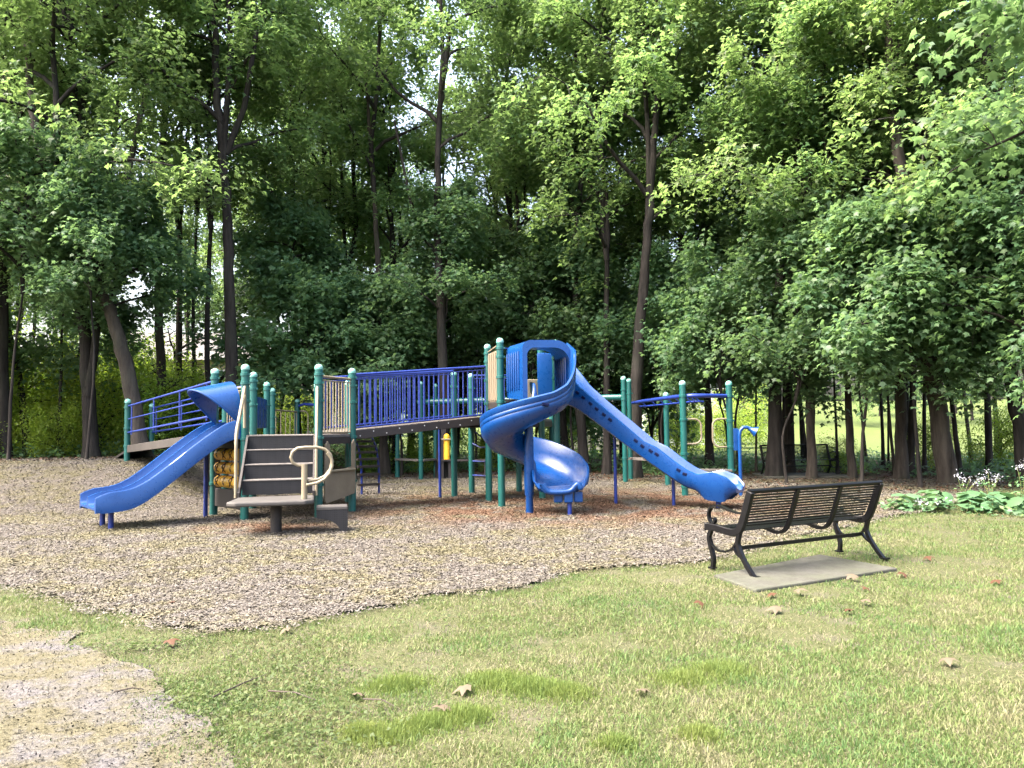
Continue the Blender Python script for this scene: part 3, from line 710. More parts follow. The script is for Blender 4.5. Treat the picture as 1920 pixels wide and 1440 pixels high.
# double slide
S0 = Vector((-4.68, 12.70, 0)); dS = Vector((-0.77, -0.64, 0)).normalized(); lS = Vector((-dS.y, dS.x, 0))   # lS points to the near side
if lS.y > 0: lS = -lS
prof_path = sample([(-0.06, 1.39), (0.10, 1.385), (0.30, 1.30), (0.62, 1.08), (1.16, 0.66), (1.42, 0.48), (1.66, 0.39), (2.06, 0.36)], 6)
hw = 0.52
rings = []
for i, (s, z) in enumerate(prof_path):
    t = i / (len(prof_path) - 1)
    wl = 0.21 * min(1, 0.35 + t * 6) * (1.0 if t < 0.93 else 1 - (t - 0.93) * 4.5)
    sk = -0.085
    if t > 0.97: sk = -0.07
    loop_ = [(-hw - 0.02, sk), (-hw - 0.02, wl - .015), (-hw - 0.005, wl + .004), (-hw + 0.03, wl), (-hw + 0.05, 0.05), (-hw + 0.10, 0.005), (-0.10, 0.005), (-0.05, 0.05), (-0.02, wl * 0.92), (0.02, wl * 0.92),
             (0.05, 0.05), (0.10, 0.005), (hw - 0.10, 0.005), (hw - 0.05, 0.05), (hw - 0.03, wl), (hw + 0.005, wl + .004), (hw + 0.02, wl - .015), (hw + 0.02, sk), (hw - 0.02, sk), (hw - 0.05, -0.03), (-hw + 0.05, -0.03), (-hw + 0.02, sk)]
    c = S0 + dS * s + Vector((0, 0, z))
    rings.append([c + lS * a + Vector((0, 0, b)) for a, b in loop_])
ds = MB().loft(rings).build('double_slide', M['blue'], PS, S0 + Vector((0, 0, DECK)), angle=50)
for l in (-0.27, 0.27):
    p = S0 + dS * 1.80 + lS * l
    MB().tube([(p.x, p.y, -0.2), (p.x, p.y, 0.36)], 0.038, 12).build('support_leg', M['bluerail'], ds, (p.x, p.y, 0))
# arched hood over the double slide
ho = []; hi = []
nphi, nu = 26, 9
C0 = Vector(((A1[0] + A2[0]) / 2, (A1[1] + A2[1]) / 2, 0)); lat = (Vector((*A1, 0)) - Vector((*A2, 0))).normalized(); outn = Vector((-lat.y, lat.x, 0))
if outn.y > 0: outn = -outn
def hood_pt(phi, u, off):
    s = sin(phi); w = 0.46 - 0.03 * u
    z = 1.62 + 0.62 * (s ** 0.75) - (0.14 * u) * s + off - 0.10 * (1 - s)
    dep = 0.02 + 0.62 * (max(s, 0.0) ** 0.85) * u
    l = w * (abs(cos(phi)) ** 0.8) * (1 if cos(phi) > 0 else -1)
    return C0 + lat * (l * (1 + off * 1.2)) + outn * dep + Vector((0, 0, z))
ringsH = []
for k in range(nphi + 1):
    phi = pi * k / nphi; phi = min(max(phi, 0.02), pi - 0.02)
    ringsH.append([hood_pt(phi, j / nu, 0.012) for j in range(nu + 1)] + [hood_pt(phi, j / nu, -0.018) for j in range(nu, -1, -1)])
hood = MB().loft(ringsH).build('slide_hood', M['blue'], PS, C0 + Vector((0, 0, 1.6)), angle=60)
MB().tube([hood_pt(min(max(pi * k / nphi, .02), pi - .02), 1.0, -0.003) for k in range(nphi + 1)], 0.017, 8).build('hood_lip', M['blue'], hood, C0 + Vector((0, 0, 1.6)))

# straight slide on the right side of the tower
T0 = Vector((0.72, 14.80, 0)); dT = Vector((0.866, -0.5, 0)).normalized(); lT = Vector((dT.y, -dT.x, 0))      # lT: near side
tpath = sample([(-0.05, 1.97), (0.35, 1.95), (0.72, 1.80), (1.22, 1.46), (2.0, 0.90), (2.62, 0.50), (2.92, 0.40), (3.25, 0.37), (3.58, 0.345)], 6)
rings = []; rimn = []
hs = np.interp
for i, (s, z) in enumerate(tpath):
    wl = hs(s, [0, .2, .45, .75, 1.1, 1.8, 2.0, 2.25, 2.7, 2.95, 3.2, 3.45, 3.58], [.86, .84, .62, .40, .34, .28, .25, .31, .25, .20, .27, .20, .07])
    w = hs(s, [0, .6, 2.6, 3.1, 3.45, 3.58], [.34, .27, .27, .31, .33, .26]); sk = hs(s, [0, 2.9, 3.05, 3.35, 3.5, 3.58], [-.07, -.07, -.20, -.22, -.08, -.04])
    lp = [(-w - .025, -.03), (-w - .055, wl * .55), (-w - .05, wl), (-w - .01, wl + .012), (-w + .012, wl - .02), (-w + .02, wl * .5), (-w + .09, .04), (-.1, 0), (.1, 0), (w - .09, .04), (w - .02, wl * .5), (w - .012, wl - .02), (w + .01, wl + .012), (w + .05, wl), (w + .055, wl * .55), (w + .025, -.03),
          (w - .04, sk), (w - .09, sk), (w - .12, -.05), (-w + .12, -.05), (-w + .09, sk), (-w + .04, sk)]
    c = T0 + dT * s + Vector((0, 0, z)); rings.append([c + lT * a + Vector((0, 0, b)) for a, b in lp]); rimn.append((s, z, w, wl))
ss = MB().loft(rings).build('straight_slide', M['blue'], PS, T0 + Vector((0, 0, TD)), angle=50)
def slot_at(s):
    z = hs(s, [a for a, b, c, d in rimn], [b for a, b, c, d in rimn]); w = hs(s, [a for a, b, c, d in rimn], [c for a, b, c, d in rimn]); wl = hs(s, [a for a, b, c, d in rimn], [d for a, b, c, d in rimn])
    z2 = hs(s + 0.1, [a for a, b, c, d in rimn], [b for a, b, c, d in rimn])
    c = T0 + dT * s + lT * (w + 0.052) + Vector((0, 0, z + wl * 0.66)); e = (dT * 0.1 + Vector((0, 0, z2 - z))).normalized()
    m_ = MB(); u_ = lT.cross(e).normalized(); u_ = u_ if u_.z > 0 else -u_
    Mx = Matrix((e, lT, u_)).transposed()
    m_.box(c, (0.078, 0.024, 0.048), Mx); m_.build('slot_shade', M['slot_shade'], ss, c, smooth=False, bevel=0.006)  # solid dark box, no opening: its colour paints the hole's shade
for s in (0.74, 0.86, 1.0, 1.12, 1.26, 1.38, 1.86, 1.98, 2.13, 2.24, 2.62, 2.73): slot_at(s)
for (x, y, zt) in ((1.88, 14.22, 1.38), (2.84, 13.72, 0.72)):
    MB().tube([(x, y, -0.2), (x, y, zt)], 0.030, 12).build('support_leg', M['bluerail'], ss, (x, y, 0))
p = T0 + dT * 3.2
MB().tube([(p.x, p.y, -0.2), (p.x, p.y, 0.34)], 0.045, 12).build('support_leg', M['bluerail'], ss, (p.x, p.y, 0))

# spiral slide in front of the tower
PC = Vector((0.265, 12.78, 0)); RC = 0.425
path = []
y0 = 14.05
for k in range(8):                          # straight run off the deck
    t = k / 8; path.append((Vector((0.66 + 0.03 * t, y0 + (PC.y - y0) * t, 1.955 - 0.10 * t)), Vector((1, 0, 0)), 1.0 - t, 0))
nA = 64
for k in range(nA + 1):
    a = radians(-362 * k / nA); zb = 1.855 - (1.855 - 0.46) * (k / nA) ** 0.96
    path.append((PC + Vector((cos(a), sin(a), 0)) * RC + Vector((0, 0, zb)), Vector((cos(a), sin(a), 0)), 0, 362 * k / nA))
e0 = path[-1][0]
for k in range(1, 7):
    t = k / 6; path.append((e0 + Vector((0.03 * t, -0.46 * t, -0.055 * t)), Vector((1, 0, 0)), 0, 362 + 60 * t))
rings = []
for c, o_, st_, an in path:
    if st_ > 0: wl = 1.02 - 0.15 * (1 - st_); wi = 0.30
    else:
        wl = hs(an, [0, 12, 25, 40, 60, 110, 200, 300, 345, 365, 390, 422], [.86, .70, .54, .43, .385, .42, .46, .50, .46, .42, .33, .10])
        wi = hs(an, [0, 90, 300, 350, 380, 422], [.30, .26, .26, .30, .26, .05])
    ow = hs(an, [0, 250, 330, 375, 400, 422], [.335, .335, .38, .49, .48, .36]); iw = hs(an, [0, 330, 370, 405, 422], [.31, .31, .36, .36, .28])
    lp = [(-iw - .03, wi), (-iw + .0, wi + .01), (-iw + .02, wi - .03), (-iw + .035, .12), (-iw + .09, .035), (-.12, 0), (.10, 0), (ow - .15, .03), (ow - .06, .12), (ow - .015, wl * .55), (ow, wl - .02), (ow + .022, wl + .006), (ow + .048, wl - .012),
          (ow + .045, wl * .78), (ow + .036, wl * .755), (ow + .045, wl * .72), (ow + .04, wl * .62), (ow + .03, wl * .59), (ow + .036, wl * .55), (ow + .02, wl * .36), (ow - .02, .10), (ow - .10, -.005), (.1, -.045), (-.15, -.045), (-iw + .05, -.01), (-iw - .02, .12)]
    rings.append([c + o_ * a + Vector((0, 0, b)) for a, b in lp])
lip_ = [Vector(p) for p in sample([tuple(p) for p in rings[-1][3:11]], 5)]
sp = MB().loft(rings).build('spiral_slide', M['blue'], PS, PC + Vector((0, 0, 1)), angle=50)
MB().lathe([(0.062, -0.2), (0.062, 0.30), (0.075, 0.33), (0.085, 0.5), (0.078, 1.2), (0.075, 1.72)], PC, 18).build('centre_column', M['blue'], sp, PC)
MB().tube(lip_, 0.045, 10).build('exit_lip', M['blue'], sp, lip_[0])
q_ = Vector((0.90, 12.42, 0))
MB().tube([(q_.x, q_.y, -0.2), (q_.x, q_.y, 0.30)], 0.035, 12).build('support_leg', M['bluerail'], sp, q_)
for dx in (-0.16, 0.0, 0.16):
    MB().box((q_.x - 0.02 + dx, q_.y - 0.03 + abs(dx) * 0.3, 0.315), (0.14, 0.17, 0.17)).build('exit_lug', M['blue'], sp, (q_.x + dx, q_.y, 0.2), smooth=False, bevel=0.02)
MB().box((0.52, 12.015, 1.90 - 0.11), (0.11, 0.05, 0.05), Matrix.Rotation(radians(12), 3, 'Y')).build('grip_slot_shade', M['slot_shade'], sp, (0.52, 12.0, 1.8), smooth=False, bevel=0.01)  # solid box painted dark for the shade of a grip hole
# tall hood of the spiral slide: left ribbed wall, roof, right wall
def arch2(xl, xr, zt, zb, r, n=7):
    out = [(xl, zb), (xl, zt - r * 0.5)] + [(xl + r * 0.5 - r * 0.5 * cos(a), zt - r * 0.5 + r * 0.5 * sin(a)) for a in np.linspace(0.2, pi / 2, n)]
    out += [(xr - r + r * sin(a), zt - r + r * cos(a)) for a in np.linspace(0, pi / 2, n)] + [(xr, zb)]
    return out
fr_o = arch2(0.185, 1.045, 2.93, 1.90, 0.30); fr_i = arch2(0.265, 0.995, 2.80, 1.90, 0.26)
bk_o = arch2(-0.10, 0.86, 2.93, 1.97, 0.26); bk_i = arch2(-0.05, 0.80, 2.86, 1.97, 0.22)
def yb(x): return 13.98 + 0.40 * (x + 0.1)
yf = 13.16
R = []
for (o1, ylist) in ((bk_o, None), (fr_o, yf), (fr_i, yf), (bk_i, None)):
    R.append([Vector((x, (yb(x) if ylist is None else ylist + 0.10 * (x - 0.2)), z)) for x, z in o1])
mm = MB()
mm.loft([R[0], [a.lerp(b, 0.5) for a, b in zip(R[0], R[1])], R[1], [p + Vector((0, -0.05, 0)) for p in R[1]], [p + Vector((0, -0.05, 0)) for p in R[2]], R[2], R[3]], closed_ring=False, caps=False)
shood = mm.build('tower_hood', M['blue'], PS, (0.4, 13.6, 1.95), angle=45)
for i in range(6):
    t = 0.12 + i * 0.135
    x = -0.10 + (0.185 + 0.10) * t - 0.012; y = yb(-0.1) + (yf - yb(-0.1)) * t
    MB().tube([(x, y, 2.08), (x, y, 2.14), (x, y, 2.70), (x, y, 2.76)], [0.012, 0.022, 0.022, 0.012], 8).build('rib', M['blue'], shood, (x, y, 2.08))
    t2 = 0.10 + i * 0.14
    x2 = 0.80 + (0.985 - 0.80) * t2 - 0.004; y2 = yb(0.8) + (yf + 0.08 - yb(0.8)) * t2
    MB().tube([(x2, y2, 2.05), (x2, y2, 2.11), (x2, y2, 2.62), (x2, y2, 2.68)], [0.012, 0.022, 0.022, 0.012], 8).build('rib', M['blue'], shood, (x2, y2, 2.05))
for zz in (2.88, 2.38):
    MB().beam((B1[0], B1[1], zz), (-0.06, yb(-0.06), zz), 0.03, 0.022).build('hood_bracket', M['bluerail'], shood, (B1[0], B1[1], zz), smooth=False)

# curved ladder behind the hexagonal deck
lad = None
la, lb = Vector((-3.30, 16.85, 0)), Vector((-2.96, 17.05, 0)); ldir = Vector((-0.16, -1, 0)).normalized()
prof = [(0.0, -0.15), (0.0, 0.35), (0.05, 0.70), (0.18, 1.0), (0.42, 1.22), (0.80, 1.34), (1.25, 1.36)]
pc = sample(prof, 4)
for base in (la, lb):
    pts = [base + ldir * s + Vector((0, 0, z)) for s, z in pc]
    if lad is None: lad = MB().tube(pts, 0.024, 10).build('arched_ladder', M['bluerail'], PS, la)
    else: MB().tube(pts, 0.024, 10).build('ladder_rail', M['bluerail'], lad, lb)
for k in range(8):
    i = 3 + k * 2 if 3 + k * 2 < len(pc) else len(pc) - 1
    s, z = pc[i]
    MB().beam(la + ldir * s + Vector((-.08, 0, z)), lb + ldir * s + Vector((0, 0, z)), 0.13, 0.05).build('ladder_step', M['brown'], lad, la + ldir * s + Vector((0, 0, z)), smooth=False)
# rung climber beside the lower deck
rc = MB().tube([(-0.80, 16.55, 1.35), (-0.66, 16.3, 1.24), (-0.5, 16.2, 1.22)], 0.016, 8).build('rung_climber', M['bluerail'], PS, (-0.8, 16.5, 1))
for z, bow in ((1.02, 0.08), (0.72, 0.0), (0.42, 0.0)):
    MB().tube([(-0.86, 16.6, z + bow), (-0.70, 16.45, z), (-0.52, 16.3, z)], 0.016, 8).build('rung', M['bluerail'], rc, (-0.8, 16.5, z))
MB().tube([(-0.50, 16.25, -0.1), (-0.50, 16.25, 1.5)], 0.018, 8).build('climber_pole', M['bluerail'], rc, (-0.5, 16.25, 0))
# D shaped hand hold and curved blue bar on the rear corner posts
def dhandle(x, y, z0, z1, dx, parent, mat=None, r=0.018):
    pts = [(x, y, z1), (x + dx * .6, y, z1)] + [(x + dx * .6 + dx * .4 * sin(a), y, z1 - abs(dx) * .4 * (1 - cos(a))) for a in np.linspace(0.3, pi / 2, 5)]
    pts += [(x + dx * .6 + dx * .4 * cos(a), y, z0 + abs(dx) * .4 * (1 - sin(a))) for a in np.linspace(0, pi / 2 - .3, 5)] + [(x + dx * .6, y, z0), (x, y, z0)]
    return MB().tube(pts, r, 9).build('handhold', mat or M['beige'], parent, (x, y, z0))
dhandle(P6[0], P6[1], 1.25, 1.95, 0.30, PS)
MB().tube([(P6[0], P6[1], 2.08), (P6[0] + 0.25, P6[1] - .1, 2.14), (P6[0] + 0.8, P6[1] - .4, 2.08)], 0.04, 10).build('overhead_bar', M['bluerail'], PS, (*P6, 2.1))

# ------------------------------------------------------------ track ride and overhead climber behind
TR = empty('track_ride', (0, 20.5, 0), 'teal overhead track beam between paired posts behind the bridge', 'track ride')
q747, q790, q818 = (-3.35, 22.4), (-2.55, 21.4), (-2.2, 22.0); R1, R2 = (2.83, 19.5), (3.12, 20.5)
post(*q747, 2.0, TR, (0.55,)); post(*q790, 2.74, TR, (2.3, 0.55)); post(*q818, 2.70, TR, (2.3,)); post(*R1, 2.69, TR, (2.35, 2.1, 0.62)); post(*R2, 2.69, TR, (2.3,))
MB().tube([(q790[0] - .1, q790[1] + .25, 2.17), (R1[0] + .1, R1[1] + .3, 2.17)], 0.085, 14).build('track_beam', M['teal'], TR, (0, 20.6, 2.17))
for a, b in ((q747, q790), (q790, q818)): MB().beam((*a, 0.55), (*b, 0.55), 0.20, 0.05).build('step_board', M['greydeck'], TR, (*a, 0.55), smooth=False)
hb = Vector((0.1, 20.45, 0)); 
MB().tube([hb + Vector((0, 0, 2.08)), hb + Vector((0, 0, 1.86))], 0.02, 8).build('glider_hanger', M['bluerail'], TR, hb + Vector((0, 0, 1.9)))
MB().tube([hb + Vector((-.2, 0, 1.86)), hb + Vector((.2, 0, 1.86))], 0.018, 8).build('glider_grip', M['bluerail'], TR, hb + Vector((0, 0, 1.86)))

YB = empty('talking_post', (-1.85, 21.6, 0), 'yellow rounded post on a brown bench board under the bridge', 'play post')
MB().lathe([(0.085, 0.56), (0.085, 1.20)] + sph_cap(0.085, 1.20), (-1.85, 21.6, 0), 16).build('yellow_pillar', M['yellow'], YB)
MB().beam((-2.1, 21.7, 0.535), (-0.6, 21.4, 0.535), 0.22, 0.05).build('board', M['brown'], YB, smooth=False)
MB().beam((-2.08, 21.73, 0.98), (-1.88, 21.73, 0.98), 0.04, 0.84).build('back_panel', M['brown'], YB, smooth=False)
MB().tube([(-2.06, 21.5, 1.12), (-1.62, 21.5, 1.12)], 0.022, 8).build('handle', M['beige'], YB)
for x in (-2.0, -1.75): MB().beam((x, 21.66, -0.1), (x, 21.66, 0.51), 0.1, 0.12).build('leg', M['brown'], YB, smooth=False)
MB().beam((-0.75, 21.43, -0.1), (-0.75, 21.43, 0.51), 0.1, 0.1).build('leg', M['brown'], YB, smooth=False)

OC = empty('overhead_climber', (3.6, 17.5, 0), 'blue overhead bars with hanging rungs on three teal posts beside the straight slide', 'climber')
R3, R4, R5 = (3.66, 18.3), (3.46, 15.6), (4.50, 15.95)
post(*R3, 2.22, OC, (0.6,)); post(*R4, 2.34, OC, (2.03, 1.55, 0.86, 0.2)); post(*R5, 2.34, OC, (2.03, 1.52, 0.98, 0.5))
main = sample([(3.15, 20.1), (3.2, 18.5), (3.36, 16.8), (3.50, 15.7), (3.8, 15.55), (4.15, 15.75), (4.46, 15.95)], 5)
ob = MB().tube([(a, b, 2.03) for a, b in main], 0.042, 12).build('overhead_bar', M['bluerail'], OC, (3.5, 16, 2.03))
low = sample([(3.30, 19.9), (3.55, 18.4), (3.72, 17.0), (3.82, 16.2), (4.05, 16.3)], 5)
MB().tube([(a, b, 1.93) for a, b in low], 0.020, 8).build('grip_rail', M['bluerail'], ob, (3.6, 17, 1.93))
for k in range(2, len(low) - 1, 2):
    a, b = low[k]
    MB().tube([(a - 0.02, b, 1.94), (a - 0.12, b - .02, 2.03)], 0.014, 6).build('hanger', M['bluerail'], ob, (a, b, 1.94))
dhandle(R4[0], R4[1], 1.06, 1.56, 0.36, OC); dhandle(R5[0], R5[1], 0.98, 1.56, -0.36, OC)
MB().beam((3.05, 19.9, 0.60), (3.62, 18.4, 0.60), 0.28, 0.05).build('step_board', M['greydeck'], OC, (3.3, 19, 0.6), smooth=False)
MB().beam((3.9, 16.1, 0.50), (4.52, 15.93, 0.50), 0.24, 0.04).build('step_board', M['greydeck'], OC, (4.2, 16, 0.5), smooth=False)
MB().beam((3.40, 15.62, 0.20), (4.2, 15.75, 0.20), 0.16, 0.03).build('low_rail', M['greydeck'], OC, (3.7, 15.7, 0.2), smooth=False)

TT = empty('talk_tube', (4.62, 15.3, 0), 'slim blue talk tube pole with a flared horn beside the climber', 'talk tube')
MB().tube([(4.50, 15.3, -0.2), (4.50, 15.3, 1.22), (4.52, 15.3, 1.32), (4.58, 15.3, 1.38), (4.66, 15.3, 1.38), (4.71, 15.3, 1.35)], 0.035, 12).build('pole', M['blue'], TT)
MB().tube([(4.69, 15.3, 1.37), (4.74, 15.29, 1.33), (4.80, 15.27, 1.30), (4.83, 15.26, 1.285)], [0.038, 0.05, 0.095, 0.115], 16).build('horn', M['blue'], TT)
MB().box((4.44, 15.33, 1.14), (0.10, 0.02, 0.44)).build('mount_plate', M['blue'], TT, smooth=False, bevel=0.008)

# ------------------------------------------------------------ benches
def strip(m, pts, w, t, x0):
    """rectangular bar swept along a path in the y-z plane, w wide in x, t thick"""
    P = [Vector((0, a, b)) for a, b in pts]; rg = []
    for i, p in enumerate(P):
        a = P[max(i - 1, 0)]; b = P[min(i + 1, len(P) - 1)]; d = (b - a).normalized(); n = Vector((0, -d.z, d.y)) * t / 2
        rg.append([p + n + Vector((x0 - w / 2, 0, 0)), p + n + Vector((x0 + w / 2, 0, 0)), p - n + Vector((x0 + w / 2, 0, 0)), p - n + Vector((x0 - w / 2, 0, 0))])
    m.loft(rg)
side = sample([(0.44, 0.425), (0.30, 0.425), (0.12, 0.405), (0.03, 0.415), (-0.03, 0.47), (-0.10, 0.64), (-0.165, 0.83)], 6)
def make_bench(loc, rz, label, group):
    L = 1.86
    B = empty('park_bench', (0, 0, 0), label, 'bench', group)
    WO[B.name] = Vector((0, 0, 0))
    for s in (-1, 1):
        x = s * (L / 2)
        m = MB(); strip(m, side, 0.045, 0.075, x); m.build('end_frame', M['black'], B, angle=40, bevel=0.008)
        m = MB(); strip(m, sample([(0.37, 0.40), (0.405, 0.31), (0.375, 0.20), (0.35, 0.10), (0.365, 0.0)], 5), 0.04, 0.034, x); m.box((x, 0.37, 0.008), (0.06, 0.07, 0.016)); m.build('leg', M['black'], B, angle=40)
        m = MB(); strip(m, sample([(-0.01, 0.41), (0.015, 0.30), (-0.03, 0.19), (-0.10, 0.09), (-0.18, 0.0)], 5), 0.04, 0.036, x); m.box((x, -0.19, 0.008), (0.06, 0.08, 0.016)); m.build('leg', M['black'], B, angle=40)
        m = MB(); strip(m, sample([(0.40, 0.34), (0.36, 0.24), (0.27, 0.195), (0.16, 0.205), (0.08, 0.25), (0.02, 0.33)], 5), 0.03, 0.018, x); strip(m, sample([(0.07, 0.255), (0.03, 0.20), (-0.05, 0.15)], 4), 0.03, 0.018, x); m.build('scroll_brace', M['black'], B, angle=40)
        m = MB(); strip(m, sample([(-0.09, 0.62), (0.0, 0.605), (0.12, 0.625), (0.26, 0.655), (0.36, 0.63), (0.40, 0.56), (0.385, 0.49), (0.345, 0.465), (0.315, 0.49), (0.325, 0.52), (0.35, 0.515)], 5), 0.04, 0.018, x); m.build('armrest', M['black'], B, angle=40)
    for x in (-0.31, 0.31):
        m = MB(); strip(m, sample([(0.40, 0.40), (0.26, 0.385), (0.12, 0.355), (0.03, 0.37), (-0.04, 0.45), (-0.105, 0.62), (-0.175, 0.82)], 6), 0.042, 0.03, x); m.build('strap', M['black'], B, angle=40)
    MB().tube([(-L / 2 - .02, -0.165, 0.835), (L / 2 + .02, -0.165, 0.835)], 0.022, 12).build('top_rail', M['black'], B)
    MB().box((0, 0.06, 0.245), (L - 0.05, 0.03, 0.035)).build('stretcher', M['black'], B, smooth=False)
    first = None
    bk = [(0.012 - 0.185 * t + 0.012, 0.47 + 0.345 * t) for t in np.linspace(0, 1, 13)] 
    st_ = [(0.06 + 0.038 * i, 0.418 + (0.004 if i > 4 else 0)) for i in range(10)]
    for k, (y, z) in enumerate(bk + st_):
        if first is None:
            first = MB().box((0, 0, 0), (L - 0.05, 0.012, 0.018)).build('slat', M['black'], B, smooth=False, bevel=0.003)
            sl = first
        else: sl = dup(first, B, (0, 0, 0))
        sl.location = (0, y, z); sl.rotation_euler = (radians(22) if k < 13 else radians(90), 0, 0)
    B.location = loc; B.rotation_euler = (0, 0, rz); B.scale = (1, 1, 0.955)
    return B
PADZ = 0.035
bdir = atan2(8.2 - 7.3, 3.83 - 2.18)
make_bench((2.96, 7.84, PADZ - 0.012), bdir, 'black slatted metal bench on a low concrete slab beside the chip bed', None)
def slab(name, poly, z1, label, mat=None):
    o = MB().prism(poly, -0.08, z1).build(name, M['concrete'], None, (0, 0, 0), smooth=False, bevel=0.012)
    return tag(o, label, 'concrete slab')
slab('concrete_slab', [(1.88, 7.34), (2.06, 6.66), (3.72, 7.56), (3.30, 8.40)], PADZ, 'mossy concrete slab under the black bench at the lawn edge')
bz = gz(7.75, 20.9)
make_bench((7.75, 21.1, bz + 0.06), radians(183), 'black slatted bench in the shade between the tree trunks', None)
slab('concrete_slab', [(6.6, 20.1), (8.8, 19.9), (8.9, 21.5), (6.7, 21.7)], 0.07, 'shaded concrete slab under the bench among the trees')

# ------------------------------------------------------------ trees
LEAF_M = np.array([(0, 0, 0), (0.22, 0.50, -0.10), (0.50, 0.20, 0.03), (1.0, 0, -0.16), (0.50, -0.20, 0.03), (0.22, -0.50, -0.10)])
LEAF_MF = np.array([(0, 1, 2), (0, 2, 3), (0, 3, 4), (0, 4, 5)])
LEAF_5 = np.array([(0.42, 0, 0.04), (0, 0, 0), (0.03, 0.34, -0.06), (0.20, 0.28, 0), (0.46, 0.56, -0.12), (0.56, 0.22, 0), (1.0, 0, -0.16), (0.56, -0.22, 0), (0.46, -0.56, -0.12), (0.20, -0.28, 0), (0.03, -0.34, -0.06)])
LEAF_5F = np.array([(0, i, i % 10 + 1) for i in range(1, 11)])
LEAF_S = np.array([(0, 0, 0), (0.45, 0.26, 0.02), (1.0, 0, -0.1), (0.45, -0.26, 0.02)])
LEAF_SF = np.array([(0, 1, 2), (0, 2, 3)])
KINDS = {'m': (LEAF_M, LEAF_MF), '5': (LEAF_5, LEAF_5F), 's': (LEAF_S, LEAF_SF)}

def leaves_mesh(name, pos, outw, size, kind, mat, rng, droop=(0.45, 0.35), roll=0.45):
    """pos (n,3), outw (n,) heading angle; leaves hang outwards and down"""
    V, Fc = KINDS[kind]; n = len(pos)
    az = outw + rng.normal(0, 0.9, n); dr = rng.normal(droop[0], droop[1], n); ro = rng.normal(0, roll, n)
    sz = size * rng.uniform(0.65, 1.2, n)
    f = np.stack([np.cos(az) * np.cos(dr), np.sin(az) * np.cos(dr), -np.sin(dr)], 1)
    s = np.stack([-np.sin(az), np.cos(az), np.zeros(n)], 1); u = np.cross(f, s)
    s2 = s * np.cos(ro)[:, None] + u * np.sin(ro)[:, None]; u2 = np.cross(f, s2)
    verts = pos[:, None, :] + sz[:, None, None] * (V[None, :, 0:1] * f[:, None] + V[None, :, 1:2] * s2[:, None] + V[None, :, 2:3] * u2[:, None])
    faces = Fc[None] + (np.arange(n) * len(V))[:, None, None]
    return np_mesh(name, verts.reshape(-1, 3), faces.ravel(), 3, mat)

def tubes_mesh(name, paths, mat):
    vs = []; fs = []; base = 0
    for pts, rad, n in paths:
        P = np.array(pts, float); T = np.gradient(P, axis=0); T /= np.linalg.norm(T, axis=1)[:, None] + 1e-9
        ref = np.where(np.abs(T[:, 2:3]) < 0.9, np.array([[0, 0, 1.]]), np.array([[1., 0, 0]]))
        if np.abs(T[:, 2]).mean() > 0.6: ref = np.repeat(np.array([[1., 0.1, 0]]), len(P), 0)
        A = np.cross(T, ref); A /= np.linalg.norm(A, axis=1)[:, None] + 1e-9; Bv = np.cross(T, A)
        a = np.arange(n) * 2 * pi / n; r = np.array(rad, float)[:, None, None]
        ring = P[:, None] + r * (A[:, None] * np.cos(a)[None, :, None] + Bv[:, None] * np.sin(a)[None, :, None])
        vs.append(ring.reshape(-1, 3)); m = len(P)
        i = np.arange(m - 1)[:, None] * n; k = np.arange(n)[None]; k2 = (k + 1) % n
        fs.append((np.stack([i + k, i + k2, i + n + k2, i + n + k], -1) + base).reshape(-1)); base += m * n
    return np_mesh(name, np.concatenate(vs), np.concatenate(fs), 4, mat, True)

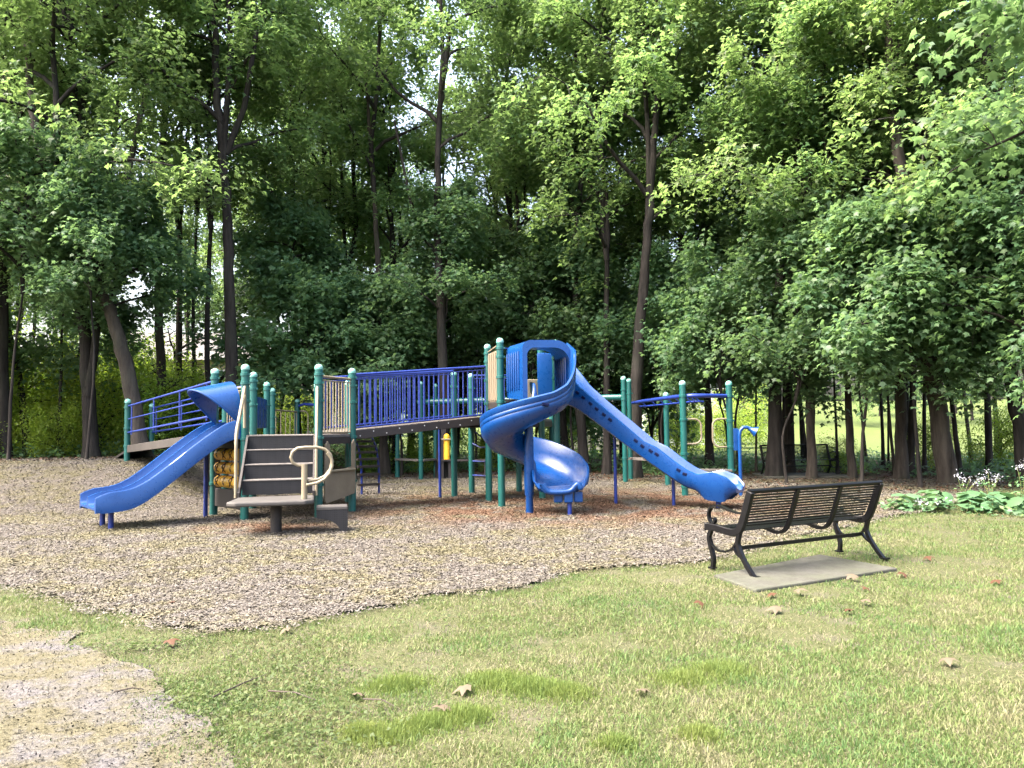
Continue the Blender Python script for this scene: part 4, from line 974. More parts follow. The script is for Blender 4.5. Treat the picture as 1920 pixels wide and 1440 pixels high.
def crown(name, seed, H, R, limbs, subs, twigs, per, leaf, kind, mat, bark, flat=0.75, up0=0.9, top_taper=0.6, leader=0.09, droop=(0.45, 0.35)):
    """a crown with its own leader, limbs, side branches and leaf sprays; origin at the lowest limb"""
    rng = np.random.default_rng(seed); paths = []; LP = []; LO = []
    wob = rng.normal(0, 0.12, (8, 2)).cumsum(0) * H / 12
    lead = np.array([[wob[k, 0] if k else 0, wob[k, 1] if k else 0, H * k / 7] for k in range(8)])
    paths.append((lead, np.linspace(leader, 0.012, 8), 7))
    for i in range(limbs):
        h = H * ((i + rng.uniform(0.1, 0.9)) / limbs) ** 0.85 * 0.97
        az = i * 2.399 + rng.normal(0, 0.35)
        L = R * (1 - top_taper * h / H) * rng.uniform(0.7, 1.15)
        el = up0 * rng.uniform(0.6, 1.15); p = np.array([np.interp(h, lead[:, 2], lead[:, 0]), np.interp(h, lead[:, 2], lead[:, 1]), h]); pts = [p.copy()]; nseg = 7
        for k in range(nseg):
            az += rng.normal(0, 0.16); el -= up0 * 0.13 + rng.normal(0, 0.13)
            p = p + np.array([cos(az) * cos(el), sin(az) * cos(el), sin(el)]) * L / nseg; pts.append(p.copy())
        pts = np.array(pts); r0 = 0.012 + 0.014 * L
        paths.append((pts, np.linspace(r0, 0.008, len(pts)), 5))
        for j in range(subs):
            t = 0.28 + 0.72 * (j + rng.uniform(0, 1)) / subs; fi = t * nseg; k = min(int(fi), nseg - 1)
            b = pts[k] + (pts[k + 1] - pts[k]) * (fi - k); d = pts[k + 1] - pts[k]; a0 = atan2(d[1], d[0]) + (1 if j % 2 else -1) * rng.uniform(0.35, 1.15)
            l2 = L * rng.uniform(0.22, 0.45) * (1.15 - 0.4 * t); e2 = rng.normal(0.28, 0.5); q = b.copy(); sp = [q.copy()]
            for s_ in range(4):
                a0 += rng.normal(0, 0.2); e2 -= 0.16
                q = q + np.array([cos(a0) * cos(e2), sin(a0) * cos(e2), sin(e2)]) * l2 / 4; sp.append(q.copy())
            sp = np.array(sp); paths.append((sp, np.linspace(0.012, 0.004, 5), 3))
            for w in range(twigs):
                tt = rng.uniform(0.15, 1.0) * 4; kk = min(int(tt), 3); c = sp[kk] + (sp[kk + 1] - sp[kk]) * (tt - kk)
                a1 = a0 + rng.normal(0, 1.0); l3 = rng.uniform(0.25, 0.65)
                m = max(3, int(per * rng.uniform(0.5, 1.5))); u = rng.uniform(0.1, 1, m) ** 0.7
                tip = np.array([cos(a1), sin(a1), rng.normal(-0.12, 0.5)]) * l3
                pos = c + tip * u[:, None] + rng.normal(0, 1, (m, 3)) * np.array([0.13, 0.13, 0.13 * flat * 2])
                pos[:, 2] -= 0.12 * u ** 2
                LP.append(pos); LO.append(np.full(m, a1))
    pos = np.concatenate(LP); ow = np.concatenate(LO)
    lm = leaves_mesh(name + '_leaves', pos, ow, leaf, kind, mat, rng, droop); wm = tubes_mesh(name + '_limbs', paths, bark)
    return wm, lm

BIG = [crown('crown_a', 1, 11.5, 4.2, 18, 7, 6, 21, 0.15, 'm', M['leaf'], M['bark'], up0=1.1),
       crown('crown_b', 2, 12.5, 3.6, 19, 7, 6, 20, 0.145, 'm', M['leaf'], M['bark'], up0=1.25),
       crown('crown_c', 3, 10.5, 4.6, 17, 7, 6, 21, 0.15, 'm', M['leaf'], M['bark'], up0=1.0),
       crown('crown_d', 4, 12.0, 3.9, 18, 7, 6, 20, 0.145, 'm', M['leaf'], M['bark'], up0=1.2),
       crown('crown_e', 5, 9.0, 3.4, 16, 7, 6, 20, 0.145, 'm', M['leaf'], M['bark'], up0=1.1)]
SMALL = [crown('low_crown_a', 11, 4.2, 2.7, 15, 6, 6, 19, 0.15, '5', M['leafcool'], M['bark'], up0=0.7, leader=0.05),
         crown('low_crown_b', 12, 3.6, 2.3, 14, 6, 6, 19, 0.145, '5', M['leafcool'], M['bark'], up0=0.7, leader=0.045),
         crown('low_crown_c', 13, 5.2, 2.5, 16, 6, 6, 19, 0.15, '5', M['leafcool'], M['bark'], up0=0.8, leader=0.05)]
NEAR = crown('near_crown', 21, 4.5, 3.2, 13, 7, 5, 16, 0.17, '5', M['leafcool'], M['bark'], up0=0.5, leader=0.08)

def trunk_mesh(name, path, r, top, mat, seed, fork=None, sides=14):
    """path: points from the ground up; continues upward to top, with a flared foot and wobble"""
    rng = np.random.default_rng(seed); P = [np.array(p, float) for p in path]
    d = P[-1] - P[-2]; d = d / np.linalg.norm(d); d = d * 0.5 + np.array([0, 0, 0.5])
    while P[-1][2] < top:
        d = d + rng.normal(0, 0.06, 3); d[2] = abs(d[2]); d /= np.linalg.norm(d); P.append(P[-1] + d * 1.3)
    P = np.array(P); n = 5 * (len(P) - 1) + 1; s = np.linspace(0, len(P) - 1, n)
    Q = np.stack([np.interp(s, range(len(P)), P[:, k]) for k in range(3)], 1)
    ker = np.array([1, 2, 3, 2, 1]) / 9.0; Qp = np.pad(Q, ((2, 2), (0, 0)), 'edge'); Q2 = np.stack([np.convolve(Qp[:, k], ker, 'valid') for k in range(3)], 1); Q2[0] = Q[0]; Q2[-1] = Q[-1]
    Q2[1:, :2] += rng.normal(0, r * 0.10, (n - 1, 2))
    z = Q2[:, 2] - Q2[0, 2]; H = z[-1]
    rad = r * (1 - 0.72 * np.clip(z / H, 0, 1) ** 0.9) * (1 + 0.55 * np.exp(-z / 0.28)) * (1 + rng.normal(0, 0.03, n))
    paths = [(Q2, rad, sides)]
    if fork is not None: paths += fork
    me = tubes_mesh(name, paths, mat)
    return me, Q2

def ring_path(p0, offs, r, n=8): return (np.array(offs) + np.array(p0), np.linspace(r, r * 0.45, len(offs)), n)
TREES = []
G_SLIM = ('slender dark trunked tree rising in the woods behind the playground', 'slender trees in the woods')
def tree(x, y, r, path, label, group, bark, crowns, top, seed, fork=None, name='maple_tree', cat='tree'):
    z0 = gz(x, y)
    T = empty(name, (x, y, z0), label, cat, group)
    pts = [(0, 0, -0.25)] + [(dx, 0.10 * dx, z - z0) for dx, z in path if z - z0 > 0.6]
    if len(pts) < 2: pts.append((0, 0, 2))
    me, Q = trunk_mesh('trunk', pts, r, top, bark, seed, fork)
    link('trunk', me, T, (x, y, z0))
    for (cz, proto, sc, rz) in crowns:
        wm, lm = proto
        cx = np.interp(cz, Q[:, 2], Q[:, 0]); cy_ = np.interp(cz, Q[:, 2], Q[:, 1])
        for nm, mesh in (('limbs', wm), ('crown', lm)):
            o = link(nm, mesh, T, (x + cx, y + cy_, z0 + cz)); o.rotation_euler = (0, 0, rz); o.scale = (sc, sc, sc)
    return T
rg = random.Random(5)
def rr(): return rg.uniform(0, 6.28)
dk, md, pl = M['bark'], M['barkmid'], M['barkpale']
SL = G_SLIM
KEY = [
 (-13.13, 20, .139, [(0, .8), (-.14, 4.4), (-.25, 7.2)], 'straight dark trunked tree standing over the yellow green shrubs', None, dk, [(3.6, 0, .95)]),
 (-13.47, 21.5, .112, [(0, .8), (-.27, 2.8), (-.69, 4.6), (-1.12, 6.9)], 'dark tree with a leaning bent trunk behind the yellow green shrubs', None, dk, [(4.2, 3, .9)]),
 (-12.36, 21, .051, [(0, .9), (.01, 3.9), (.09, 7.2)], *SL, dk, [(4.5, 4, .7)]),
 (-10.91, 20, .194, [(0, .8), (-.14, 3.0), (-.37, 5.5), (-.44, 8.2), (-.62, 10.1)], 'big dark maple whose trunk splits in a narrow fork beside the ramp mound', None, dk, [(5.4, 0, 1.0), (8.5, 1, .8)]),
 (-9.06, 19, .205, [(0, 1.1), (-.45, 3.0), (-.80, 4.2), (-1.35, 5.5), (-2.25, 7.2), (-2.76, 9.0)], 'thick pale grey maple leaning over behind the ramp railing', None, pl, [(6.0, 2, 1.0), (3.6, 'S1', .95)]),
 (-10.41, 23, .160, [(0, .8), (-.09, 3.2), (-.24, 5.4), (-.20, 7.5)], 'stout grey trunked tree upright behind the pale leaning maple', None, md, [(6.0, 3, .9)]),
 (-10.78, 25, .130, [(0, .7), (-.08, 4.4), (-.09, 8.6)], *SL, md, [(7, 1, .9)]),
 (-9.90, 24, .075, [(0, .7), (-.10, 5.6), (.03, 9.2)], *SL, dk, [(7.5, 4, .9)]),
 (-8.66, 22, .092, [(0, .8), (-.10, 5.2), (.02, 8.1)], *SL, dk, [(6.5, 4, .9)]),
 (-7.39, 20.5, .192, [(0, .6), (-.18, 5.0), (-.22, 7.0), (-.39, 9.2), (-.59, 10.8)], 'tall thick dark trunked maple rising behind the arched slide hood', None, dk, [(6.3, 0, 1.0), (9.5, 2, .8)]),
 (-5.70, 27, .112, [(0, 0), (-.07, 6.0), (-.30, 10.5)], *SL, dk, [(6.5, 1, 1.0)]),
 (-3.98, 24, .150, [(0, .2), (-.15, 5.5), (-.26, 8.2), (-.51, 11.7)], 'grey brown tree with a tall clear trunk behind the bridge railing', None, md, [(7.0, 3, 1.0)]),
 (-3.98, 26, .099, [(0, .1), (-.03, 5.9), (-.15, 10.1)], *SL, dk, [(6, 4, 1.0)]),
 (-1.97, 22, .183, [(0, .2), (-.03, 4.5), (-.16, 7.7), (-.08, 10.0), (.08, 11.8)], 'thick dark maple towering behind the far end of the bridge', None, dk, [(7.6, 0, .95), (4.2, 'S2', .8)]),
 (1.76, 26, .162, [(0, 0), (-.25, 6.9), (-.35, 12.5)], 'dark straight tree behind the tower with the spiral slide', None, dk, [(6, 2, 1.0)]),
 (2.25, 24, .166, [(0, 0), (-.17, 2.4), (-.22, 6.5)], 'heavy dark trunk seen below the straight slide', None, dk, [(5.5, 1, 1.0)]),
 (2.72, 22.5, .117, [(0, .1), (.08, 4.6), (.18, 7.1)], *SL, dk, [(4.6, 4, 1.0)]),
 (3.27, 21, .197, [(0, .2), (.16, 2.9), (.45, 6.1), (.70, 8.3)], 'thick black trunked maple leaning behind the paired teal posts', None, dk, [(5.0, 0, 1.0), (8.0, 3, .8)]),
 (5.32, 24, .083, [(0, .1), (.08, 4.1), (-.01, 8.5)], *SL, dk, [(5, 4, 1.0)]),
 (6.93, 20.5, .199, [(0, .1), (.15, 3.6), (.46, 6.7), (.66, 9.3)], 'thick black trunked maple beside the shaded bench', None, dk, [(5.0, 2, 1.0), (7.5, 1, .8)]),
 (7.89, 22, .114, [(0, 0), (.06, 2.9), (.26, 6.7)], *SL, dk, [(5, 3, .9)]),
 (7.71, 20, .125, [(0, .1), (.06, 2.2), (.07, 4.7)], 'grey smooth trunked tree in front of the shaded bench', None, md, [(4.6, 4, 1.0)]),
 (8.76, 20, .104, [(0, 0), (-.02, 2.2), (-.14, 4.7)], *SL, md, [(4.6, 1, .9)]),
 (6.35, 25, .139, [(0, 0), (0, 3.1), (.01, 7.0)], *SL, dk, [(5.2, 2, .9)]),
 (9.76, 19.5, .162, [(0, 0), (.10, 1.9), (.15, 4.9)], 'stout grey brown trunk paired with a darker one at the wood edge', None, md, [(4.6, 0, .9)]),
 (10.51, 20.5, .107, [(0, -.1), (.18, 2.2), (.38, 5.0)], *SL, dk, [(4.6, 4, .9)]),
 (10.14, 18, .225, [(0, -.1), (-.18, 1.6), (-.34, 3.1), (-.54, 4.9), (-.84, 6.9), (-.98, 9.0)], 'thick brown maple leaning at the edge beside the flower bed', None, md, [(4.4, 2, .95), (8.0, 0, .8), (2.2, 'S0', 1.05)]),
 (11.59, 20, .069, [(0, 0), (-.16, 1.9), (-.34, 3.3)], *SL, dk, [(4.2, 4, .8)]),
 (11.31, 17, .165, [(0, 0), (-.18, 1.8), (-.36, 3.0), (-.56, 5.1)], 'leaning dark maple standing behind the white asters', None, dk, [(5.0, 3, .9), (2.6, 'S2', .9)]),
 (12.94, 21, .095, [(0, -.1), (.05, 2.7), (.08, 6.0), (-.17, 11.0)], *SL, dk, [(6, 1, .9)]),
 (4.99, 26, .081, [(0, 0), (.01, 4.3), (.39, 9.1)], *SL, dk, [(5.5, 3, .9)]),
 (-.04, 27, .131, [(0, -.1), (.16, 5.2), (.04, 11.0)], *SL, dk, [(5.5, 2, 1.0)]),
 (-7.22, 26, .117, [(0, .1), (-.09, 5.2), (-.31, 10.7)], *SL, dk, [(6, 3, 1.0)]),
 (-7.0, 28, .117, [(0, 0), (.19, 5.4), (.38, 11.4)], *SL, dk, [(5.5, 0, 1.0)]),
 (-1.14, 29, .141, [(0, -.2), (.25, 4.7), (.61, 9.6)], *SL, dk, [(5.5, 1, 1.0)]),
]
for i, (x, y, r, path, lab, grp, bark, crs) in enumerate(KEY):
    cr = []
    for cz, k, s in crs:
        proto = SMALL[int(k[1])] if isinstance(k, str) else BIG[k]
        if i in (3, 9, 11, 13, 14, 15, 16, 17, 19, 20, 23, 24) and not isinstance(k, str): cz += 1.7
        cr.append((cz, proto, s, rr()))
    fork = None
    if i == 3: fork = [ring_path((-.02, 0, 0), [(-.05, -.12, 1.6), (.10, -.14, 2.6), (.22, -.15, 4.0), (.30, -.1, 6.5), (.5, .1, 9.5)], .12)]
    if i == 4: fork = [ring_path((-1.2, 0, 0), [(-.1, 0, 4.7), (.3, .3, 6.2), (.5, .6, 8.0), (.9, .8, 10.5)], .12), ring_path((-1.2, 0, 0), [(-.6, 0, 5.3), (-1.4, -.2, 6.0), (-2.4, -.4, 6.4), (-3.6, -.6, 6.9)], .09), ring_path((-1.2, 0, 0), [(-.9, 0, 6.0), (-2.0, .2, 7.2), (-3.0, .3, 8.3)], .08)]
    if i == 9: fork = [ring_path((-.3, 0, 0), [(0, 0, 8.3), (.45, .1, 9.6), (.7, .2, 11.5), (.9, .3, 13.5)], .10)]
    if i == 13: fork = [ring_path((-.1, 0, 0), [(0, 0, 6.4), (-.6, .1, 7.2), (-.9, .1, 8.4), (-1.3, .2, 10.5)], .07), ring_path((-.1, 0, 0), [(0, 0, 6.6), (.6, .2, 7.4), (1.0, .3, 8.6)], .055)]
    top = max(12.0, max(c[0] for c in crs) + 5) if r > .09 else max(c[0] for c in crs) + 3
    tree(x, y, r, path, lab, grp, bark, cr, top, 100 + i, fork)
# understory saplings with low boughs
UND = [(-5.4, 22.5, 1.6, 0, 1.0), (-3.4, 23.5, 1.8, 1, 1.1), (-6.6, 23.8, 2.0, 2, 1.1), (-1.2, 25.5, 2.0, 0, 1.1), (0.9, 24.2, 3.0, 1, 1.1), (2.0, 24.6, 3.2, 2, 1.0), (4.5, 22.6, 2.6, 0, .9), (5.7, 20.0, 2.3, 1, .9),
       (6.6, 18.6, 2.0, 2, .9), (7.9, 17.6, 2.1, 0, 1.0), (8.9, 16.9, 2.2, 1, 1.05), (10.8, 15.8, 2.2, 2, 1.0), (12.0, 16.5, 2.0, 0, 1.1), (-14.6, 19.5, 2.2, 1, 1.1), (-11.9, 18.2, 4.0, 0, .95), (-9.9, 17.9, 3.9, 1, .8), (-12.8, 22.5, 1.2, 2, 1.0), (6.9, 23.5, 2.6, 2, 1.1), (-2.6, 28.0, 1.5, 0, 1.3), (3.4, 27.5, 1.8, 1, 1.3), (-8.2, 27.0, 2.0, 2, 1.2), (8.5, 30.5, 2.2, 0, 1.1), (13.8, 27.0, 2.4, 1, 1.1), (-5.0, 30.5, 1.0, 1, 1.4), (0.8, 31.0, 1.2, 2, 1.4), (5.6, 30.0, 1.0, 0, 1.3)]
UL = ['behind the stairs posts', 'under the bridge line', 'left of the bridge trunk', 'behind the tall bridge railing', 'behind the tower hood', 'behind the straight slide top', 'over the overhead climber', 'over the hanging rungs', 'above the shaded bench', 'above the black bench on the lawn', 'before the paired grey trunks',
      'above the white asters', 'behind the white asters', 'over the dark straight trunk', 'on the forked dark maple', 'over the pale leaning maple', 'among the yellow green shrubs', 'behind the shaded bench', 'deep behind the bridge', 'deep behind the slide', 'deep behind the hood', 'deep behind the shaded bench', 'beyond the brown leaning maple', 'deep behind the ladder', 'deep behind the tower', 'deep behind the paired teal posts']
for i, (x, y, cz, k, s) in enumerate(UND):
    z0 = gz(x, y)
    tree(x, y, .045 * s, [(0, z0), (rg.uniform(-.2, .2), z0 + cz * .6), (rg.uniform(-.3, .3), z0 + cz)], 'young maple with low spreading green boughs ' + UL[i], 'young maples at the wood edge', dk, [(cz, SMALL[k], s, rr())], cz + 1.5, 300 + i)
# large tree whose bough reaches in from the right
tree(9.3, 9.6, .20, [(0, 0), (-.1, 2.5), (-.2, 5.0)], 'near maple with large light green leaves reaching over the lawn', None, md, [(5.3, NEAR, .92, 2.2)], 8.0, 401)
# deeper woods: straight slim trees
fill = []
tries = 0
while len(fill) < 38 and tries < 5000:
    tries += 1
    y = rg.uniform(25.5, 41); x = rg.uniform(-0.80 * y, 0.80 * y)
    if -17.5 < x * 30 / y < -9.0 and rg.random() < 0.9: continue
    if x > 6 and y > 29: continue
    if any((x - a) ** 2 + (y - b) ** 2 < 5.0 for a, b in fill) or any((x - k[0]) ** 2 + (y - k[1]) ** 2 < 1.5 for k in KEY): continue
    fill.append((x, y))
    z0 = gz(x, y); r = rg.uniform(.06, .14); cz = rg.uniform(2.2, 6.5) if -8 < x < 6 else rg.uniform(4.2, 7)
    tree(x, y, r, [(0, z0), (rg.uniform(-.25, .25), z0 + 4), (rg.uniform(-.5, .5), z0 + 8)], *SL, dk if rg.random() < .8 else md, [(cz, BIG[rg.randrange(5)], rg.uniform(.75, 1.0), rr())], 12, 500 + len(fill))
# thin poles among the right-hand trees
for i in range(22):
    x = rg.uniform(5.0, 15.5); y = rg.uniform(20.8, 28); z0 = gz(x, y)
    if any((x - k[0]) ** 2 + (y - k[1]) ** 2 < .3 for k in KEY): continue
    tree(x, y, rg.uniform(.03, .07), [(0, z0), (rg.uniform(-.3, .3), z0 + 3), (rg.uniform(-.4, .4), z0 + 6)], 'thin bare sapling stem between the thicker trunks', 'thin sapling stems', md if rg.random() < .4 else dk, [(5.0 + rg.random() * 2, BIG[4], .55, rr())], 6.5, 700 + i)
# far tree line beyond the field
for i in range(26):
    x = -75 + i * 6.2 + rg.uniform(-2, 2); y = rg.uniform(125, 150)
    if -70 < x < -10 or rg.random() < .3: continue
    z0 = gz(x, y)
    tree(x, y, .3, [(0, z0), (0, z0 + 3)], 'distant leafy tree beyond the bright field', 'far trees beyond the field', dk, [(1.5, BIG[rg.randrange(5)], 1.25, rr())], 8, 800 + i)

# hedge-like trees along the far side of the field at the right
for i in range(16):
    x = 12 + i * 3.6 + rg.uniform(-1, 1); y = rg.uniform(78, 96); z0 = gz(x, y)
    tree(x, y, .16, [(0, z0), (0, z0 + 2)], 'leafy tree along the far side of the bright field', 'trees along the field', dk, [(.8, BIG[rg.randrange(5)], rg.uniform(.6, .9), rr())], 6, 900 + i)
# shrubs at the left wood edge
SHR = crown('shrub', 31, 1.7, 1.25, 12, 6, 5, 22, 0.085, 's', M['leafshrub'], M['bark'], up0=1.1, top_taper=.35, leader=.02, droop=(.25, .5))
SPOT = [(-15.2, 20.6, 1.2), (-14.0, 22.3, 1.4), (-12.9, 23.6, 1.5), (-11.7, 21.9, 1.1), (-12.1, 20.4, .7), (-10.2, 22.2, 1.1), (-9.3, 24.0, 1.2), (-13.9, 19.6, .7), (-16.2, 22.8, 1.6), (-10.9, 24.6, 1.5), (-15.5, 25.5, 1.8), (-7.9, 23.3, .8), (-14.2, 26.5, 1.9), (-12.2, 27.5, 1.9),
        (-4.6, 25.2, .7), (-2.9, 25.6, .6), (-0.6, 26.0, .7), (1.2, 25.8, .6), (14.2, 22.5, .9), (12.6, 23.6, .8), (9.4, 22.2, .5), (9.2, 43, 1.6), (13.5, 46, 1.7), (11.0, 40, .9), (-9.5, 33, 1.2), (-11.2, 36, 1.5), (-7.2, 36, 1.4), (7.2, 34, 1.1), (2.5, 34, 1.2), (-3, 35, 1.3), (-18, 40, 2.0), (-23, 44, 2.2)]
for i, (x, y, s) in enumerate(SPOT):
    z0 = gz(x, y)
    S = empty('shrub', (x, y, z0), *(('bushy yellow green shrub on the woodland floor', 'shrub', 'yellow green shrubs among the trees') if y < 30 else ('rounded shrub out in the open beyond the trees', 'shrub', 'shrubs beyond the trees')))
    for nm, mesh in (('stems', SHR[0]), ('foliage', SHR[1])):
        o = link(nm, mesh, S, (x, y, z0 - .05)); o.rotation_euler = (0, 0, rr()); o.scale = (s, s, s * rg.uniform(.9, 1.2))

# low undergrowth on the forest floor
n = 60000
ux_, uy_ = RNG.uniform(-20, 18, n), RNG.uniform(16.5, 36, n)
dn = woods_d(ux_, uy_); md_ = mulch_d(ux_, uy_)
keep = (dn < 0.3) & (md_ > 0.15) & (fbm(ux_ * .55 + 4, uy_ * .55) > 0.47)
ux_, uy_ = ux_[keep], uy_[keep]
uz = g(ux_, uy_) + np.abs(RNG.normal(0, .16, len(ux_))) * (0.4 + 1.6 * fbm(ux_ * .9, uy_ * .9)) + .02
me = leaves_mesh('undergrowth', np.stack([ux_, uy_, uz], 1), RNG.uniform(0, 6.28, len(ux_)), .15, 's', M['leafcool'], RNG, (.2, .4), .5)
tag(link('undergrowth', me), 'low green undergrowth on the woodland floor', 'undergrowth', kind='stuff')
# leaf litter on the forest floor and at its edge
n = 26000
ux_, uy_ = RNG.uniform(-17, 15, n), RNG.uniform(15.5, 27, n)
keep = (woods_d(ux_, uy_) < 1.6) | ((mulch_d(ux_, uy_) < 0) & (ux_ > 5))
ux_, uy_ = ux_[keep], uy_[keep]
me = leaves_mesh('leaf_litter', np.stack([ux_, uy_, g(ux_, uy_) + .035], 1), RNG.uniform(0, 6.28, len(ux_)), .085, 's', M['dryleaf'], RNG, (0, .25), .35)
tag(link('leaf_litter', me), 'brown leaf litter scattered under the trees', 'leaf litter', kind='stuff')

# ------------------------------------------------------------ houses beyond the woods
def house(name, x, y, w, d, h, wall, label, rz, nwin):
    z0 = gz(x, y) - .1
    Hs = empty(name, (x, y, z0), label, 'house'); Hs.rotation_euler = (0, 0, rz)
    WO[Hs.name] = Vector((0, 0, 0))
    wl_ = MB().box((0, 0, h / 2), (w, d, h)).build('wall', wall, Hs, (0, 0, 0), smooth=False)
    for k in range(int(h / .25)): MB().box((0, -d / 2 - .008, .2 + k * .25), (w, .016, .03)).build('siding_board', wall, wl_, (0, 0, 0), smooth=False)
    e = .4; rh = d * .32
    MB().add([(-w / 2 - e, -d / 2 - e, h), (w / 2 + e, -d / 2 - e, h), (w / 2 + e, 0, h + rh), (-w / 2 - e, 0, h + rh), (-w / 2 - e, d / 2 + e, h), (w / 2 + e, d / 2 + e, h)],
             [(0, 1, 2, 3), (3, 2, 5, 4), (0, 3, 4), (1, 5, 2), (0, 4, 5, 1)]).build('roof', M['roof'], Hs, (0, 0, 0), smooth=False)
    for k in range(nwin):
        wx = -w / 2 + (k + .5) * w / nwin
        for zc in ((1.5,) if h < 4 else (1.5, 4.0)):
            f = MB().box((wx, -d / 2 - .03, zc), (1.1, .06, 1.5)).build('window', M['white'], Hs, (0, 0, 0), smooth=False)
            for sx_ in (-.26, .26):
                for sz_ in (-.34, .34): MB().box((wx + sx_, -d / 2 - .065, zc + sz_), (.44, .03, .60)).build('pane', M['window'], f, (0, 0, 0), smooth=False)
    dr = MB().box((w * .02, -d / 2 - .035, 1.02), (.95, .05, 2.04)).build('door', M['greywall'], Hs, (0, 0, 0), smooth=False)
    MB().box((w * .02 + .36, -d / 2 - .08, 1.0), (.05, .05, .12)).build('handle', M['steel'], dr, (0, 0, 0), smooth=False)
    return Hs
house('house', 12.4, 56, 6.0, 6, 5.0, M['white'], 'white sided house with dark windows behind the overhead climber', radians(-6), 4)
house('house', -21.5, 54, 10, 7, 5.4, M['cream'], 'cream sided house glimpsed behind the ramp railing', radians(12), 4)
house('house', -13.0, 62, 8, 6, 3.2, M['white'], 'low white house glimpsed behind the stairs', radians(5), 3)
house('garden_shed', 5.0, 47, 4.2, 3.5, 2.6, M['greywall'], 'grey shed glimpsed below the straight slide', radians(-4), 2)

# ------------------------------------------------------------ grass, chips, litter
def blades(name, x, y, h, w, lean, mat, label, cat, kind='stuff'):
    n = len(x); a = RNG.uniform(0, 6.28, n); b = RNG.uniform(0, 6.28, n); z = g(x, y)
    base = np.stack([x, y, z], 1); s = np.stack([np.cos(a), np.sin(a), np.zeros(n)], 1) * (w / 2)[:, None]
    t = np.stack([np.cos(b) * lean * h, np.sin(b) * lean * h, h * np.sqrt(np.maximum(1 - lean ** 2, .02))], 1)
    midp = base + t * .55 + np.array([0, 0, .0]); midp[:, 2] += h * .10
    tip = base + t; tip[:, 2] -= h * lean * .12
    V = np.stack([base - s, base + s, midp + s * .75, midp - s * .75, tip], 1).reshape(-1, 3)
    o = np.arange(n)[:, None] * 5
    F = np.concatenate([o + np.array([[0, 1, 2]]), o + np.array([[0, 2, 3]]), o + np.array([[3, 2, 4]])], 1)
    return tag(link(name, np_mesh(name, V, F.ravel(), 3, mat)), label, cat, kind=kind)
def ground_pts(n, y0, y1, spread=.74):
    """points on the lawn, thinning out with distance"""
    u = RNG.random(n); y = y0 * (y1 / y0) ** u; x = RNG.uniform(-1, 1, n) * (spread * y + 1.6)
    return x, y
def on_lawn(x, y, m=0.0): return (mulch_d(x, y) > m) & (path_d(x, y) > m) & (sdf([(1.88, 7.34), (2.06, 6.66), (3.72, 7.56), (3.30, 8.40)], x, y) > .02) & (woods_d(x, y) > 0)
x, y = ground_pts(560000, 2.3, 16)
mdn = np.minimum(mulch_d(x, y), path_d(x, y))
k = on_lawn(x, y, -.45) & (RNG.random(len(x)) < sst(-.38, .10, mdn + .35 * (fbm(x * 7, y * 7) - .5)) * .96 + .002)
k = k & (RNG.random(len(x)) > .9 * np.exp(-((x - 4.05) ** 2 / .30 + (y - 7.7) ** 2 / .10))) & (RNG.random(len(x)) < np.clip(1.15 - 1.35 * sst(.48, .66, fbm(x * 1.5 + 20, y * 1.5)), .16, 1))
x, y = x[k], y[k]; n = len(x)
vig = fbm(x * .8 + 50, y * .8)
blades('grass', x, y, (.016 + .030 * vig) * RNG.uniform(.5, 1.4, n) * (1 + .02 * y), .0034 * RNG.uniform(.7, 1.4, n) * (1 + .10 * y), np.clip(RNG.normal(.62, .22, n), .05, .97), M['grass'], 'short patchy lawn grass blades', 'grass')
x, y = ground_pts(90000, 2.3, 11); k = (path_d(x, y) > -1.6) & on_lawn(x, y, -9) | (path_d(x, y) < .1)
x, y = x[k], y[k]; n = len(x)
k = (path_d(x, y) > 0) & (mulch_d(x, y) > 0) | ((path_d(x, y) <= 0) & (fbm(x * 2.2, y * 2.2) < .52)); x, y = x[k], y[k]; n = len(x)
blades('straw', x, y, .038 * RNG.uniform(.5, 1.3, n), .0028 * RNG.uniform(.7, 1.4, n) * (1 + .08 * y), np.clip(RNG.normal(.94, .04, n), .5, .99), M['straw'], 'dry straw coloured grass clippings on lawn and path', 'straw')
TUF = [(-.66, 4.38, .17), (-.63, 3.68, .15), (-.43, 3.81, .13), (-.25, 3.90, .14), (-.11, 4.41, .20), (.10, 4.30, .16), (.27, 4.22, .14), (-.73, 3.72, .10), (.95, 4.45, .16), (.45, 3.55, .09), (.85, 3.65, .10), (1.2, 4.6, .18)]
for i, (tx, ty, tr) in enumerate(TUF):
    m_ = int(2000 * tr / .16); rad_ = tr * np.minimum(np.abs(RNG.normal(0, .62, m_)) + .25 * np.sqrt(RNG.random(m_)), 1.9); a_ = RNG.uniform(0, 6.28, m_)
    rad_ = rad_ * (.55 + .95 * fbm(np.cos(a_) * 1.6 + i * 3.1, np.sin(a_) * 1.6 + i * 1.7))
    xx, yy = tx + rad_ * np.cos(a_) * 1.25, ty + rad_ * np.sin(a_)
    o = blades('grass_tuft', xx, yy, .066 * RNG.uniform(.35, 1.3, m_) * np.clip(1.15 - .65 * rad_ / tr, .32, 1.2), .0042 * RNG.uniform(.7, 1.3, m_), np.clip(RNG.normal(.45, .2, m_), .05, .9), M['tuft'], 'bright green thick tuft of taller grass in the lawn', 'grass tuft', None)
    o['group'] = 'bright tufts in the lawn'
